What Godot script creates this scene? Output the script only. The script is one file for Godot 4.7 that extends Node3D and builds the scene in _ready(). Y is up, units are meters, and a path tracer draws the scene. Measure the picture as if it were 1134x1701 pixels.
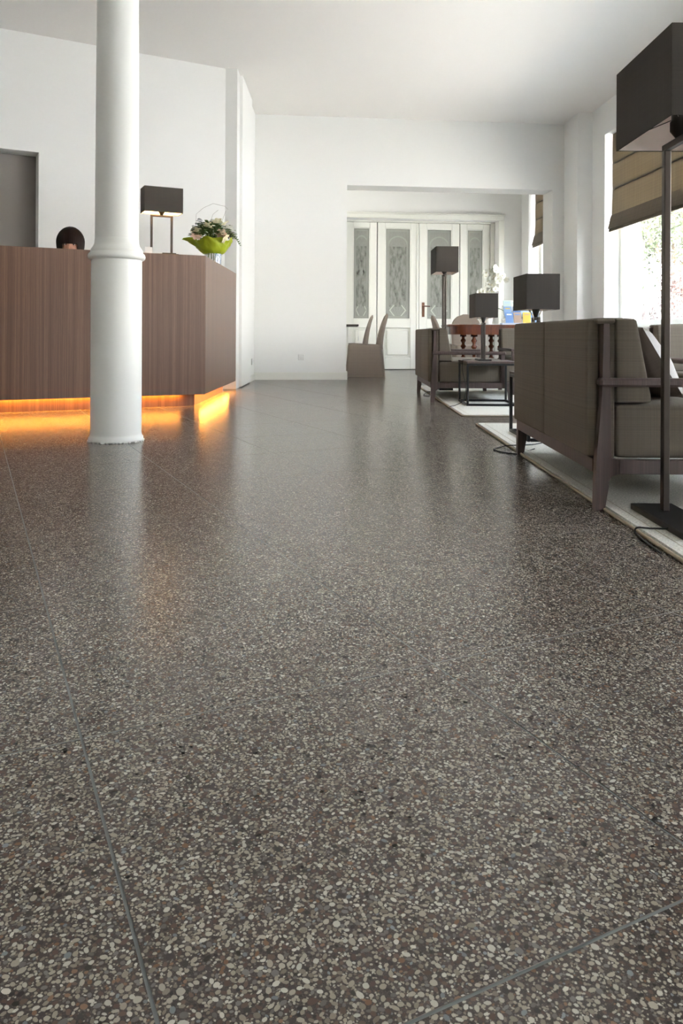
extends Node3D
# Hotel lobby with a polished terrazzo floor. World: x right, y up, depth runs along -z. Metres.

const FOCAL := 1270.0        # focal length in pixels of the 1134 x 1701 frame
const EYE := 0.6             # eye height
const MID := Vector2(567.0, 556.0)   # where the level line of sight meets the frame (shifted lens)
const CEIL := 3.5

var M := {}
var used := {}

# ---------------------------------------------------------------- mesh collector
class MB:
	var v := PackedVector3Array()
	var n := PackedVector3Array()
	var c := PackedColorArray()
	var uv := PackedVector2Array()
	var ix := PackedInt32Array()
	var tint := Color.WHITE
	var tinted := false
	var mapped := false
	func vert(p: Vector3, q: Vector3, t := Vector2.ZERO) -> int:
		v.append(p); n.append(q); c.append(tint); uv.append(t)
		return v.size() - 1
	func tri(a: Vector3, b: Vector3, d: Vector3) -> void:   # counter-clockwise seen from outside
		var q := (b - a).cross(d - a).normalized()
		var i := vert(a, q); vert(b, q); vert(d, q)
		ix.append_array(PackedInt32Array([i, i + 2, i + 1]))
	func quad(a: Vector3, b: Vector3, d: Vector3, e: Vector3) -> void:
		var q := (b - a).cross(d - a).normalized()
		if q == Vector3.ZERO: q = (d - a).cross(e - a).normalized()
		var i := vert(a, q); vert(b, q); vert(d, q); vert(e, q)
		ix.append_array(PackedInt32Array([i, i + 2, i + 1, i, i + 3, i + 2]))
	func face(p: Array, mid: Vector3) -> void:     # flat convex face turned away from mid
		var q: Vector3 = (p[1] - p[0]).cross(p[2] - p[0])
		if q.dot(p[0] - mid) < 0: p.reverse()
		if p.size() == 3: tri(p[0], p[1], p[2])
		else: quad(p[0], p[1], p[2], p[3])
	func uvquad(a: Vector3, b: Vector3, d: Vector3, e: Vector3, r: Rect2) -> void:   # a lower left, b lower right, d upper right, e upper left
		mapped = true
		var q := (b - a).cross(d - a).normalized()
		var i := vert(a, q, r.position + Vector2(0, r.size.y)); vert(b, q, r.end); vert(d, q, r.position + Vector2(r.size.x, 0)); vert(e, q, r.position)
		ix.append_array(PackedInt32Array([i, i + 2, i + 1, i, i + 3, i + 2]))
	func grid(rows: Array, wrap: bool) -> void:    # smooth sheet or tube from rows of points
		var h: int = rows.size()
		var w: int = rows[0].size()
		var pts := PackedVector3Array()
		var mid := Vector3.ZERO
		for r in rows:
			for p in r: pts.append(p); mid += p
		mid /= pts.size()
		var faces := PackedInt32Array()
		var ww := w if wrap else w - 1
		var vol := 0.0
		for i in h - 1:
			for j in ww:
				var a := i * w + j
				var b := i * w + (j + 1) % w
				var d := (i + 1) * w + (j + 1) % w
				var e := (i + 1) * w + j
				faces.append_array(PackedInt32Array([a, b, d, a, d, e]))
				vol += (pts[a] - mid).dot((pts[b] - mid).cross(pts[d] - mid)) + (pts[a] - mid).dot((pts[d] - mid).cross(pts[e] - mid))
		var nn := PackedVector3Array()
		nn.resize(pts.size())
		var s := 1.0 if vol >= 0 else -1.0
		for k in range(0, faces.size(), 3):
			var a := faces[k]; var b := faces[k + 1]; var d := faces[k + 2]
			var q := (pts[b] - pts[a]).cross(pts[d] - pts[a]) * s
			nn[a] += q; nn[b] += q; nn[d] += q
		var o := v.size()
		for k in pts.size(): vert(pts[k], nn[k].normalized() if nn[k] != Vector3.ZERO else Vector3.UP)
		for k in range(0, faces.size(), 3):
			if s > 0: ix.append_array(PackedInt32Array([o + faces[k], o + faces[k + 2], o + faces[k + 1]]))
			else: ix.append_array(PackedInt32Array([o + faces[k], o + faces[k + 1], o + faces[k + 2]]))
	func fan(ring: PackedVector3Array, mid: Vector3) -> void:   # flat cap
		var o := Vector3.ZERO
		for p in ring: o += p
		o /= ring.size()
		for k in ring.size(): face([o, ring[k], ring[(k + 1) % ring.size()]], mid)
	func hexa(b4: Array, t4: Array) -> void:
		var mid := Vector3.ZERO
		for p in b4 + t4: mid += p / 8.0
		face(b4.duplicate(), mid); face(t4.duplicate(), mid)
		for k in 4: face([b4[k], b4[(k + 1) % 4], t4[(k + 1) % 4], t4[k]], mid)
	func box(mid: Vector3, size: Vector3, bevel := 0.0, basis := Basis.IDENTITY) -> void:
		var h := size / 2.0
		var b := minf(bevel, minf(h.x, minf(h.y, h.z)) * 0.9)
		if b <= 0.0:
			var lo := []; var hi := []
			for s in [[-1, -1], [1, -1], [1, 1], [-1, 1]]:
				lo.append(mid + basis * Vector3(s[0] * h.x, -h.y, s[1] * h.z)); hi.append(mid + basis * Vector3(s[0] * h.x, h.y, s[1] * h.z))
			hexa(lo, hi)
			return
		for ax in 3:
			var u := (ax + 1) % 3
			var w := (ax + 2) % 3
			for s in [-1.0, 1.0]:
				var f := []
				for t in [[-1, -1], [1, -1], [1, 1], [-1, 1]]:
					var p := Vector3.ZERO
					p[ax] = s * h[ax]; p[u] = t[0] * (h[u] - b); p[w] = t[1] * (h[w] - b)
					f.append(mid + basis * p)
				face(f, mid)
			for s in [-1.0, 1.0]:
				for t in [-1.0, 1.0]:     # edge along ax
					var f := []
					for k in [[-1, 0], [1, 0], [1, 1], [-1, 1]]:
						var p := Vector3.ZERO
						p[ax] = k[0] * (h[ax] - b)
						p[u] = s * (h[u] if k[1] == 0 else h[u] - b)
						p[w] = t * (h[w] - b if k[1] == 0 else h[w])
						f.append(mid + basis * p)
					face(f, mid)
		for sx in [-1.0, 1.0]:
			for sy in [-1.0, 1.0]:
				for sz in [-1.0, 1.0]:
					var f := []
					for ax in 3:
						var p := Vector3(sx * (h.x - b), sy * (h.y - b), sz * (h.z - b))
						p[ax] = [sx, sy, sz][ax] * h[ax]
						f.append(mid + basis * p)
					face(f, mid)
	func beam(a: Vector3, b: Vector3, w: float, t: float, bevel := 0.0, up := Vector3.UP) -> void:
		var z := (b - a).normalized()
		if absf(z.dot(up)) > 0.99: up = Vector3.RIGHT
		var x := up.cross(z).normalized()
		box((a + b) / 2, Vector3(w, t, (b - a).length()), bevel, Basis(x, z.cross(x), z))
	func tube(path: Array, rad, seg := 8, caps := true) -> void:
		var rows := []
		var side := Vector3.ZERO
		for i in path.size():
			var d: Vector3 = (path[mini(i + 1, path.size() - 1)] - path[maxi(i - 1, 0)]).normalized()
			if side == Vector3.ZERO: side = d.cross(Vector3.UP if absf(d.y) < 0.9 else Vector3.RIGHT).normalized()
			side = (side - d * d.dot(side)).normalized()
			var up := d.cross(side)
			var r: float = rad[i] if rad is Array else rad
			var ring := PackedVector3Array()
			for k in seg: ring.append(path[i] + (side * cos(TAU * k / seg) + up * sin(TAU * k / seg)) * r)
			rows.append(ring)
		grid(rows, true)
		if caps:
			fan(rows[0], path[1]); fan(rows[-1], path[-2])
	func lathe(prof: Array, at := Vector3.ZERO, seg := 32, basis := Basis.IDENTITY) -> void:
		var rows := []
		for p in prof:
			var ring := PackedVector3Array()
			for k in seg: ring.append(at + basis * Vector3(cos(TAU * k / seg) * p[0], p[1], sin(TAU * k / seg) * p[0]))
			rows.append(ring)
		grid(rows, true)
	func prism(poly: PackedVector2Array, lo: float, hi: float, basis := Basis.IDENTITY, at := Vector3.ZERO) -> void:   # outline in x, y of basis, from lo to hi along z
		if Geometry2D.is_polygon_clockwise(poly):
			poly = poly.duplicate(); poly.reverse()
		var t := Geometry2D.triangulate_polygon(poly)
		var up := func(p: Vector2, z: float) -> Vector3: return at + basis * Vector3(p.x, p.y, z)
		for k in range(0, t.size(), 3):
			var a := poly[t[k]]; var b := poly[t[k + 1]]; var d := poly[t[k + 2]]
			if (b - a).cross(d - a) < 0:
				var e := b; b = d; d = e
			tri(up.call(a, hi), up.call(b, hi), up.call(d, hi))
			tri(up.call(a, lo), up.call(d, lo), up.call(b, lo))
		for k in poly.size():
			var a := poly[k]; var b := poly[(k + 1) % poly.size()]
			quad(up.call(a, lo), up.call(b, lo), up.call(b, hi), up.call(a, hi))
	func cushion(mid: Vector3, size: Vector3, r: float, bulge := Vector3.ZERO, basis := Basis.IDENTITY, m := 10, lean := 0.0) -> void:
		var h := size / 2.0
		for ax in 3:
			var u := (ax + 1) % 3
			var w := (ax + 2) % 3
			for s in [-1.0, 1.0]:
				var rows := []
				for i in m + 1:
					var row := PackedVector3Array()
					for j in m + 1:
						var a := sin((float(i) / m - 0.5) * PI)
						var b := sin((float(j) / m - 0.5) * PI)
						var p := Vector3.ZERO
						p[ax] = s * h[ax]; p[u] = a * h[u]; p[w] = b * h[w]
						var inner := p.clamp(-h + Vector3.ONE * r, h - Vector3.ONE * r)
						p = inner + (p - inner).normalized() * r
						p[ax] += s * bulge[ax] * (1 - a * a) * (1 - b * b)
						if lean != 0.0: p.x -= lean * (p.y / h.y) * clampf((p.x / h.x + 1.0) / 2.0, 0.0, 1.0)
						row.append(mid + basis * p)
					rows.append(row)
				patch(rows, mid)
	func patch(rows: Array, mid: Vector3) -> void:   # sheet turned away from mid
		var o := v.size()
		grid(rows, false)
		var away := 0.0
		for k in range(o, v.size()): away += n[k].dot(v[k] - mid)
		if away < 0:
			for k in range(o, v.size()): n[k] = -n[k]
			var i: int = ix.size() - (rows.size() - 1) * (rows[0].size() - 1) * 6
			while i < ix.size():
				var t := ix[i + 1]; ix[i + 1] = ix[i + 2]; ix[i + 2] = t
				i += 3
	func mesh() -> ArrayMesh:
		var a := []
		a.resize(Mesh.ARRAY_MAX)
		a[Mesh.ARRAY_VERTEX] = v; a[Mesh.ARRAY_NORMAL] = n; a[Mesh.ARRAY_INDEX] = ix
		if tinted: a[Mesh.ARRAY_COLOR] = c
		if mapped: a[Mesh.ARRAY_TEX_UV] = uv
		var m := ArrayMesh.new()
		m.add_surface_from_arrays(Mesh.PRIMITIVE_TRIANGLES, a)
		return m

# ---------------------------------------------------------------- node helpers
func P(x: float, d: float, y := 0.0) -> Vector3: return Vector3(x, y, -d)

func numbered(s: String) -> String:
	if not used.has(s):
		used[s] = 0
		return s
	used[s] += 1
	return "%s_%03d" % [s, used[s]]

func obj(called: String, mb, m: Material, parent: Node = self, xf := Transform3D.IDENTITY) -> MeshInstance3D:
	var o := MeshInstance3D.new()
	o.mesh = mb.mesh() if mb is MB else mb
	o.material_override = m
	o.name = numbered(called) if parent == self else called
	parent.add_child(o, true)
	o.transform = xf
	return o

func tag(o: Node, label: String, category: String, group := "", kind := "") -> Node:
	o.set_meta("label", label); o.set_meta("category", category)
	if group: o.set_meta("group", group)
	if kind: o.set_meta("kind", kind)
	return o

func thing(called: String, label: String, category: String, at := Vector3.ZERO, turn := 0.0, group := "") -> Node3D:
	var o := Node3D.new()
	o.name = numbered(called); add_child(o)
	o.position = at; o.rotation.y = turn
	tag(o, label, category, group)
	return o

func structure(called: String, mb, m: Material, label: String, category: String, parent: Node = self) -> MeshInstance3D:
	var o := obj(called, mb, m, parent)
	if parent == self: tag(o, label, category, "", "structure")
	return o

func again(src: Node3D, at: Vector3, turn: float, label: String) -> Node3D:
	var o: Node3D = src.duplicate()
	o.name = numbered(String(src.name)); add_child(o)
	o.position = at; o.rotation.y = turn
	o.set_meta("label", label)
	return o

func wall(mb: MB, a: Vector2, b: Vector2, t: float, y0: float, y1: float) -> void:   # a, b = (x, depth); t thick, to the left of a -> b on the plan
	var e := (b - a).normalized()
	var q := Vector2(-e.y, e.x) * t
	var f := []; var g := []
	for p in [a, b, b + q, a + q]:
		f.append(P(p.x, p.y, y0)); g.append(P(p.x, p.y, y1))
	mb.hexa(f, g)

func plan(pts: Array, y0: float, y1: float, mb: MB) -> void:    # outline on the plan (x, depth) raised from y0 to y1
	var poly := PackedVector2Array()
	for p in pts: poly.append(p)
	mb.prism(poly, y0, y1, Basis(Vector3(1, 0, 0), Vector3(0, 0, -1), Vector3(0, 1, 0)))

# ---------------------------------------------------------------- materials
func mat(called: String, col: Color, rough := 0.6, metal := 0.0) -> StandardMaterial3D:
	var m := StandardMaterial3D.new()
	m.resource_name = called
	m.albedo_color = col; m.roughness = rough; m.metallic = metal
	M[called] = m
	return m

func textured(m: StandardMaterial3D, img: Image, scale: Vector3, bump := 0.0) -> void:
	var t := ImageTexture.create_from_image(img)
	m.albedo_texture = t
	m.uv1_triplanar = true
	m.uv1_scale = scale
	m.uv1_triplanar_sharpness = 8.0
	if bump != 0.0:
		m.heightmap_enabled = true; m.heightmap_texture = t; m.heightmap_scale = bump

func glowing(called: String, col: Color, energy: float) -> StandardMaterial3D:
	var m := mat(called, Color(0.9, 0.9, 0.9), 0.6)
	m.emission_enabled = true; m.emission = col; m.emission_energy_multiplier = energy
	return m

func noise(seed_: int, freq: float, oct := 3) -> FastNoiseLite:
	var f := FastNoiseLite.new()
	f.seed = seed_; f.frequency = freq; f.fractal_octaves = oct; f.noise_type = FastNoiseLite.TYPE_SIMPLEX_SMOOTH
	return f

func veneer_image(base: Color, light: Color, dark: Color, w := 1024, h := 256, seed_ := 3) -> Image:   # straight grain running up the image
	var img := Image.create(w, h, false, Image.FORMAT_RGB8)
	var coarse := noise(seed_, 0.02, 3)
	var fine := noise(seed_ + 1, 0.16, 2)
	var pore := noise(seed_ + 2, 0.5, 1)
	var sway := noise(seed_ + 3, 0.012, 1)
	for y in h:
		var yy := absf(y - h / 2.0) * 2.0
		for x in w:
			var xx := x + sway.get_noise_2d(x * 0.3, yy * 0.3) * 2.0
			var xm := minf(xx, w - xx) if false else xx
			var a := coarse.get_noise_2d(xm * 1.6, yy * 0.012)
			var b := fine.get_noise_2d(xm * 1.5, yy * 0.012)
			var p := pore.get_noise_2d(x * 1.4, y * 0.06)
			var t := a * 0.5 + b * 0.65
			var col := base.lerp(light, clampf(t * 1.3, 0, 1)) if t > 0 else base.lerp(dark, clampf(-t * 1.3, 0, 1))
			if p < -0.35: col = col.lerp(dark, 0.35)
			img.set_pixel(x, y, col)
	return img

func weave_image(base: Color, spread: float, seed_ := 11, w := 256) -> Image:
	var img := Image.create(w, w, false, Image.FORMAT_RGB8)
	var r := RandomNumberGenerator.new(); r.seed = seed_
	var warp := []; var weft := []
	for k in w: warp.append(r.randf_range(-1, 1)); weft.append(r.randf_range(-1, 1))
	for y in w:
		for x in w:
			var over := ((x / 2) + (y / 2)) % 2
			var s: float = warp[x / 2 * 2] if over == 0 else weft[y / 2 * 2]
			var k: float = 1.0 + spread * (s * 0.75 + r.randf_range(-0.25, 0.25)) - (0.05 if over == 1 else 0.0)
			img.set_pixel(x, y, Color(base.r * k, base.g * k, base.b * k))
	return img

func speckle_image(base: Color, spread: float, seed_: int, w := 256, freq := 0.12) -> Image:
	var img := Image.create(w, w, false, Image.FORMAT_RGB8)
	var f := noise(seed_, freq, 2)
	var r := RandomNumberGenerator.new(); r.seed = seed_
	for y in w:
		for x in w:
			var k := 1.0 + spread * (f.get_noise_2d(x, y) + r.randf_range(-0.5, 0.5))
			img.set_pixel(x, y, Color(base.r * k, base.g * k, base.b * k))
	return img

func make_materials() -> void:
	mat("wall_paint", Color(0.94, 0.94, 0.925), 0.75)
	mat("ceiling_paint", Color(0.95, 0.94, 0.92), 0.85)
	mat("trim_paint", Color(0.925, 0.925, 0.89), 0.4)
	mat("column_paint", Color(0.90, 0.905, 0.885), 0.4)
	mat("grey_wall", Color(0.56, 0.54, 0.52), 0.8)
	var wood := mat("walnut_veneer", Color.WHITE, 0.42)
	textured(wood, veneer_image(Color(0.42, 0.32, 0.265), Color(0.53, 0.415, 0.335), Color(0.335, 0.245, 0.205)), Vector3(0.8, 0.5, 0.8))
	var end := mat("walnut_veneer_end", Color.WHITE, 0.34)
	textured(end, veneer_image(Color(0.42, 0.32, 0.265), Color(0.53, 0.415, 0.335), Color(0.335, 0.245, 0.205), 1024, 256, 21), Vector3(0.8, 0.5, 0.8))
	var stain := mat("dark_ash", Color.WHITE, 0.5)
	textured(stain, veneer_image(Color(0.29, 0.235, 0.22), Color(0.35, 0.29, 0.275), Color(0.23, 0.18, 0.17), 512, 256, 31), Vector3(3, 1.2, 3))
	var red := mat("polished_mahogany", Color.WHITE, 0.25)
	textured(red, veneer_image(Color(0.37, 0.18, 0.09), Color(0.47, 0.26, 0.13), Color(0.25, 0.11, 0.055), 512, 256, 41), Vector3(1.2, 3, 1.2))
	var cloth := mat("taupe_fabric", Color.WHITE, 0.92)
	textured(cloth, weave_image(Color(0.39, 0.36, 0.315), 0.11), Vector3.ONE * 4.2, 0.04)
	var slip := mat("slipcover_cotton", Color.WHITE, 0.95)
	textured(slip, weave_image(Color(0.57, 0.52, 0.475), 0.07, 17), Vector3.ONE * 6.0)
	var pillow := mat("silky_cushion", Color.WHITE, 0.5)
	textured(pillow, weave_image(Color(0.42, 0.385, 0.36), 0.08, 19), Vector3.ONE * 5.0)
	var rug := mat("wool_rug", Color.WHITE, 1.0)
	textured(rug, speckle_image(Color(0.80, 0.795, 0.755), 0.16, 5), Vector3.ONE * 3.3, 0.25)
	mat("rug_binding", Color(0.62, 0.57, 0.49), 1.0)
	var shade := mat("shade_cloth", Color.WHITE, 0.9)
	textured(shade, weave_image(Color(0.21, 0.195, 0.18), 0.1, 23), Vector3.ONE * 6.0)
	mat("shade_lining", Color(0.93, 0.88, 0.85), 0.7)
	mat("bronze_metal", Color(0.26, 0.235, 0.215), 0.42, 0.75)
	mat("black_metal", Color(0.13, 0.125, 0.12), 0.45, 0.5)
	mat("black_rubber", Color(0.05, 0.05, 0.05), 0.6)
	mat("table_frame", Color(0.13, 0.135, 0.135), 0.45, 0.5)
	mat("brass_dark", Color(0.36, 0.25, 0.19), 0.4, 0.7)
	mat("grout", Color(0.40, 0.415, 0.415), 0.55)
	mat("white_plastic", Color(0.9, 0.9, 0.88), 0.35)
	mat("paper_white", Color(0.9, 0.9, 0.89), 0.8)
	var glass := mat("window_glass", Color(1, 1, 1, 0.04), 0.02)
	glass.transparency = BaseMaterial3D.TRANSPARENCY_ALPHA
	var vase := mat("vase_glass", Color(0.92, 0.97, 0.95, 0.12), 0.03)
	vase.transparency = BaseMaterial3D.TRANSPARENCY_ALPHA
	var wrap := mat("lime_wrap", Color(0.64, 0.70, 0.17), 0.4)
	wrap.backlight_enabled = true; wrap.backlight = Color(0.5, 0.55, 0.12)
	for c in [["leaf_dark", Color(0.33, 0.43, 0.21)], ["leaf_blue", Color(0.36, 0.43, 0.38)], ["stem_green", Color(0.42, 0.52, 0.22)], ["petal_cream", Color(0.90, 0.87, 0.74)], ["petal_white", Color(0.86, 0.86, 0.82)], ["petal_pink", Color(0.86, 0.74, 0.66)], ["twig", Color(0.5, 0.45, 0.39)], ["blue_paper", Color(0.40, 0.52, 0.68)]]:
		var m := mat(c[0], c[1], 0.6)
		m.cull_mode = BaseMaterial3D.CULL_DISABLED
		if "petal" in c[0]:
			m.backlight_enabled = true; m.backlight = Color(0.5, 0.5, 0.45)
	var blind := mat("blind_linen", Color.WHITE, 0.9)
	textured(blind, weave_image(Color(0.38, 0.345, 0.295), 0.12, 29), Vector3(2.2, 3.2, 2.2))
	blind.backlight_enabled = true; blind.backlight = Color(0.36, 0.34, 0.28)
	var foliage := mat("outdoor_foliage", Color.WHITE, 0.7)
	foliage.vertex_color_use_as_albedo = true
	foliage.backlight_enabled = true; foliage.backlight = Color(0.2, 0.26, 0.08)
	mat("bark", Color(0.34, 0.28, 0.23), 0.9)
	mat("render_white", Color(0.9, 0.89, 0.87), 0.85)
	mat("eave_wood", Color(0.72, 0.56, 0.42), 0.7)
	mat("paving", Color(0.785, 0.78, 0.77), 0.9)
	mat("galvanised", Color(0.55, 0.57, 0.6), 0.5, 0.3)
	mat("skin", Color(0.66, 0.47, 0.385), 0.6)
	mat("hair", Color(0.085, 0.048, 0.044), 0.6).metallic_specular = 0.2
	mat("dark_dress", Color(0.13, 0.13, 0.15), 0.85)
	mat("eye_white", Color(0.9, 0.89, 0.87), 0.2)
	mat("iris", Color(0.16, 0.10, 0.07), 0.2)

# ---------------------------------------------------------------- start
func _ready() -> void:
	var cam := Camera3D.new()
	cam.name = "camera"
	add_child(cam)
	cam.near = 0.05; cam.far = 300.0
	cam.projection = Camera3D.PROJECTION_FRUSTUM
	cam.keep_aspect = Camera3D.KEEP_HEIGHT
	cam.size = cam.near * 1701.0 / FOCAL
	cam.frustum_offset = Vector2(0, -(850.5 - MID.y) * cam.near / FOCAL)
	cam.position = Vector3(0, EYE, 0)
	cam.rotation.z = 0.005
	cam.current = true

	var we := WorldEnvironment.new()
	we.name = "environment"
	var env := Environment.new()
	env.background_mode = Environment.BG_SKY
	var sky := ProceduralSkyMaterial.new()
	sky.sky_top_color = Color(0.80, 0.86, 0.95); sky.sky_horizon_color = Color(0.98, 0.97, 0.95)
	sky.ground_horizon_color = Color(0.75, 0.74, 0.72); sky.ground_bottom_color = Color(0.6, 0.59, 0.57)
	sky.sky_curve = 0.3
	sky.sky_energy_multiplier = 3.7; sky.ground_energy_multiplier = 3.7
	env.sky = Sky.new(); env.sky.sky_material = sky
	env.tonemap_mode = Environment.TONE_MAPPER_LINEAR
	env.tonemap_exposure = 1.45
	env.sdfgi_enabled = true; env.ssao_enabled = true; env.ssil_enabled = true
	we.environment = env
	add_child(we)

	var sun := DirectionalLight3D.new()
	sun.name = "sun"
	add_child(sun)
	sun.look_at_from_position(Vector3.ZERO, Vector3(0.2, -0.88, -0.42))
	sun.light_color = Color(1, 0.965, 0.91); sun.light_energy = 110.0
	sun.light_angular_distance = 0.5; sun.shadow_enabled = true

	make_materials()
	build_shell()
	build_floor()
	build_outdoors()
	build_desk()
	build_column()
	build_rugs()
	build_loveseats()
	build_side_tables()
	build_lamps()
	build_reading_table()
	build_slipcover_chairs()
	build_bouquet()
	build_desk_items()
	build_person()

# ---------------------------------------------------------------- the room
func right_x(d: float) -> float: return 3.24 + 0.055 * (9.86 - d)
func RW(d: float, out := 0.0) -> Vector2: return Vector2(right_x(d) + out, d)
func far_d(x: float) -> float: return 10.185 + 0.1 * x
func FW(x: float, back := 0.0) -> Vector2: return Vector2(x, far_d(x) + back)
func rear_d(x: float) -> float: return 12.85 + 0.1 * x
func BW(x: float, back := 0.0) -> Vector2: return Vector2(x, rear_d(x) + back)
func LW(x: float) -> Vector2: return Vector2(x, 8.42 + (x + 1.15) * 0.543)

const SILL := 0.70
const HEAD := 3.10

func build_shell() -> void:
	var m := MB.new()
	plan([Vector2(-6.2, -4.6), Vector2(right_x(-4.6) + 0.45, -4.6), Vector2(right_x(9.9) + 0.45, 9.9), Vector2(3.6, 16.6), Vector2(-6.2, 16.6)], CEIL, CEIL + 0.25, m)
	structure("ceiling", m, M.ceiling_paint, "smooth warm white ceiling over the whole lobby", "ceiling")

	# window wall
	m = MB.new()
	var t := 0.45
	var wins := [[-2.4, 0.0], [2.2, 5.4], [6.3, 9.5]]
	var edge := -4.4
	for w in wins:
		wall(m, RW(w[0]), RW(edge), t, 0, CEIL)
		wall(m, RW(w[1]), RW(w[0]), t, -0.3, SILL)
		wall(m, RW(w[1]), RW(w[0]), t, HEAD, CEIL)
		edge = w[1]
	wall(m, RW(9.9), RW(edge), t, 0, CEIL)
	plan([Vector2(3.055, 9.93), Vector2(3.24, 9.9), Vector2(3.7, 9.9), Vector2(3.7, 10.9), Vector2(3.035, 10.9)], 0, CEIL, m)
	structure("wall_right", m, M.wall_paint, "white window wall with deep reveals and a pier", "wall")
	var k := 0
	for w in wins:
		build_window(k, Vector2(right_x(w[0]) + 0.24, w[0]), Vector2(right_x(w[1]) + 0.24, w[1]), [0.5] if k < 2 else [0.494])
		k += 1

	# far wall with the wide opening
	m = MB.new()
	wall(m, FW(-1.3), FW(0.064), 0.36, 0, CEIL)
	wall(m, FW(0.064), FW(2.88), 0.36, 2.595, CEIL)
	wall(m, FW(2.88), FW(3.3), 0.36, 0, CEIL)
	structure("wall_far", m, M.wall_paint, "white far wall with a wide opening to the dining room", "wall")
	m = MB.new()
	wall(m, FW(-1.15, -0.016), FW(0.08, -0.016), 0.015, 0, 0.1)
	wall(m, Vector2(0.0642, far_d(0.064) + 0.36), Vector2(0.0642, far_d(0.064) - 0.016), 0.015, 0, 0.1)
	structure("baseboard_far", m, M.trim_paint, "low white skirting board along the far wall", "baseboard")

	# angled wall behind the desk, with a doorway to a grey passage
	m = MB.new()
	wall(m, LW(-5.5), LW(-3.9), 0.25, 0, CEIL)
	wall(m, LW(-3.9), LW(-2.953), 0.25, 2.36, CEIL)
	wall(m, LW(-2.953), LW(-1.15), 0.25, 0, CEIL)
	structure("wall_left", m, M.wall_paint, "white angled wall behind the reception desk", "wall")
	m = MB.new()
	var nrm := Vector2(-0.477, 0.879)
	wall(m, LW(-3.95) + nrm * 0.22, LW(-2.9) + nrm * 0.22, 0.04, 0.005, 2.36)
	structure("door_3", m, M.grey_wall, "flush grey door set back in the doorway behind the desk", "door")
	m = MB.new()
	wall(m, Vector2(-1.15, 8.35), Vector2(-1.15, 10.1), 0.2, 0, CEIL)
	structure("wall_return", m, M.wall_paint, "short white return wall beside the desk end", "wall")
	m = MB.new()
	wall(m, Vector2(-1.118, 8.56), Vector2(-1.118, 9.45), 0.03, 0.014, CEIL - 0.004)
	structure("door_2", m, M.wall_paint, "tall flush white sliding door on the return wall", "door")
	m = MB.new()
	wall(m, Vector2(-1.137, 9.47), Vector2(-1.137, 10.05), 0.012, 0, 0.08)
	structure("baseboard_return", m, M.trim_paint, "short piece of skirting on the return wall", "baseboard")

	# side and rear of the lobby, behind the camera
	m = MB.new()
	wall(m, Vector2(-5.4, -4.3), Vector2(-5.4, 6.2), 0.3, 0, CEIL)
	structure("wall_side", m, M.wall_paint, "plain white side wall of the lobby", "wall")
	m = MB.new()
	wall(m, Vector2(4.1, -4.0), Vector2(-5.5, -4.0), 0.3, 0, CEIL)
	structure("wall_entrance", m, M.wall_paint, "plain white wall at the near end of the lobby", "wall")

	# dining room beyond the opening
	m = MB.new()
	wall(m, Vector2(-3.0, 10.0), Vector2(-3.0, 13.0), 0.2, 0, CEIL)
	structure("wall_dining_side", m, M.wall_paint, "white side wall of the dining room", "wall")
	m = MB.new()
	wall(m, BW(-3.1), BW(0.014), 0.32, 0, CEIL)
	wall(m, BW(0.014), BW(2.694), 0.32, 2.575, CEIL)
	wall(m, BW(2.694), BW(3.6), 0.32, 0, CEIL)
	structure("wall_dining_rear", m, M.wall_paint, "white rear wall of the dining room around the glazed doors", "wall")
	m = MB.new()
	var q0 := Vector2(3.115, 10.85)
	var q1 := Vector2(3.09, 13.2)
	var w0 := q0.lerp(q1, 0.36)
	var w1 := q0.lerp(q1, 0.785)
	wall(m, w0, q0, 0.4, 0, CEIL)
	wall(m, w1, w0, 0.4, 0, SILL)
	wall(m, w1, w0, 0.4, HEAD, CEIL)
	wall(m, q1, w1, 0.4, 0, CEIL)
	structure("wall_dining_window", m, M.wall_paint, "white window wall of the dining room", "wall")
	build_window(3, w0 + Vector2(0.24, 0), w1 + Vector2(0.24, 0), [0.5])
	# hall behind the glazed doors
	m = MB.new()
	wall(m, Vector2(-0.7, 13.1), Vector2(-0.7, 16.2), 0.2, 0, CEIL)
	wall(m, Vector2(-0.8, 16.1), Vector2(3.5, 16.1), 0.2, 0, CEIL)
	wall(m, Vector2(3.4, 16.2), Vector2(3.4, 13.3), 0.2, 0, CEIL)
	structure("wall_hall", m, M.grey_wall, "grey wall of the hall behind the glazed doors", "wall")
	build_french_doors()
	build_blind(Vector2(right_x(6.34) + 0.07, 6.34), Vector2(right_x(9.43) + 0.07, 9.43), 3.09, 1.88, "taupe linen roman blind half lowered over the window behind the sofas")
	build_blind(Vector2(right_x(2.24) + 0.07, 2.24), Vector2(right_x(5.33) + 0.07, 5.33), 3.09, 1.88, "taupe linen roman blind half lowered over the near window")
	build_blind(Vector2(right_x(-2.36) + 0.07, -2.36), Vector2(right_x(-0.06) + 0.07, -0.06), 3.09, 1.9, "taupe linen roman blind half lowered over the window near the entrance end")
	build_blind(w0 + Vector2(0.1, 0.03), w1 + Vector2(0.1, -0.05), 3.09, 2.05, "taupe roman blind in the dining room window beyond the opening")
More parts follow.
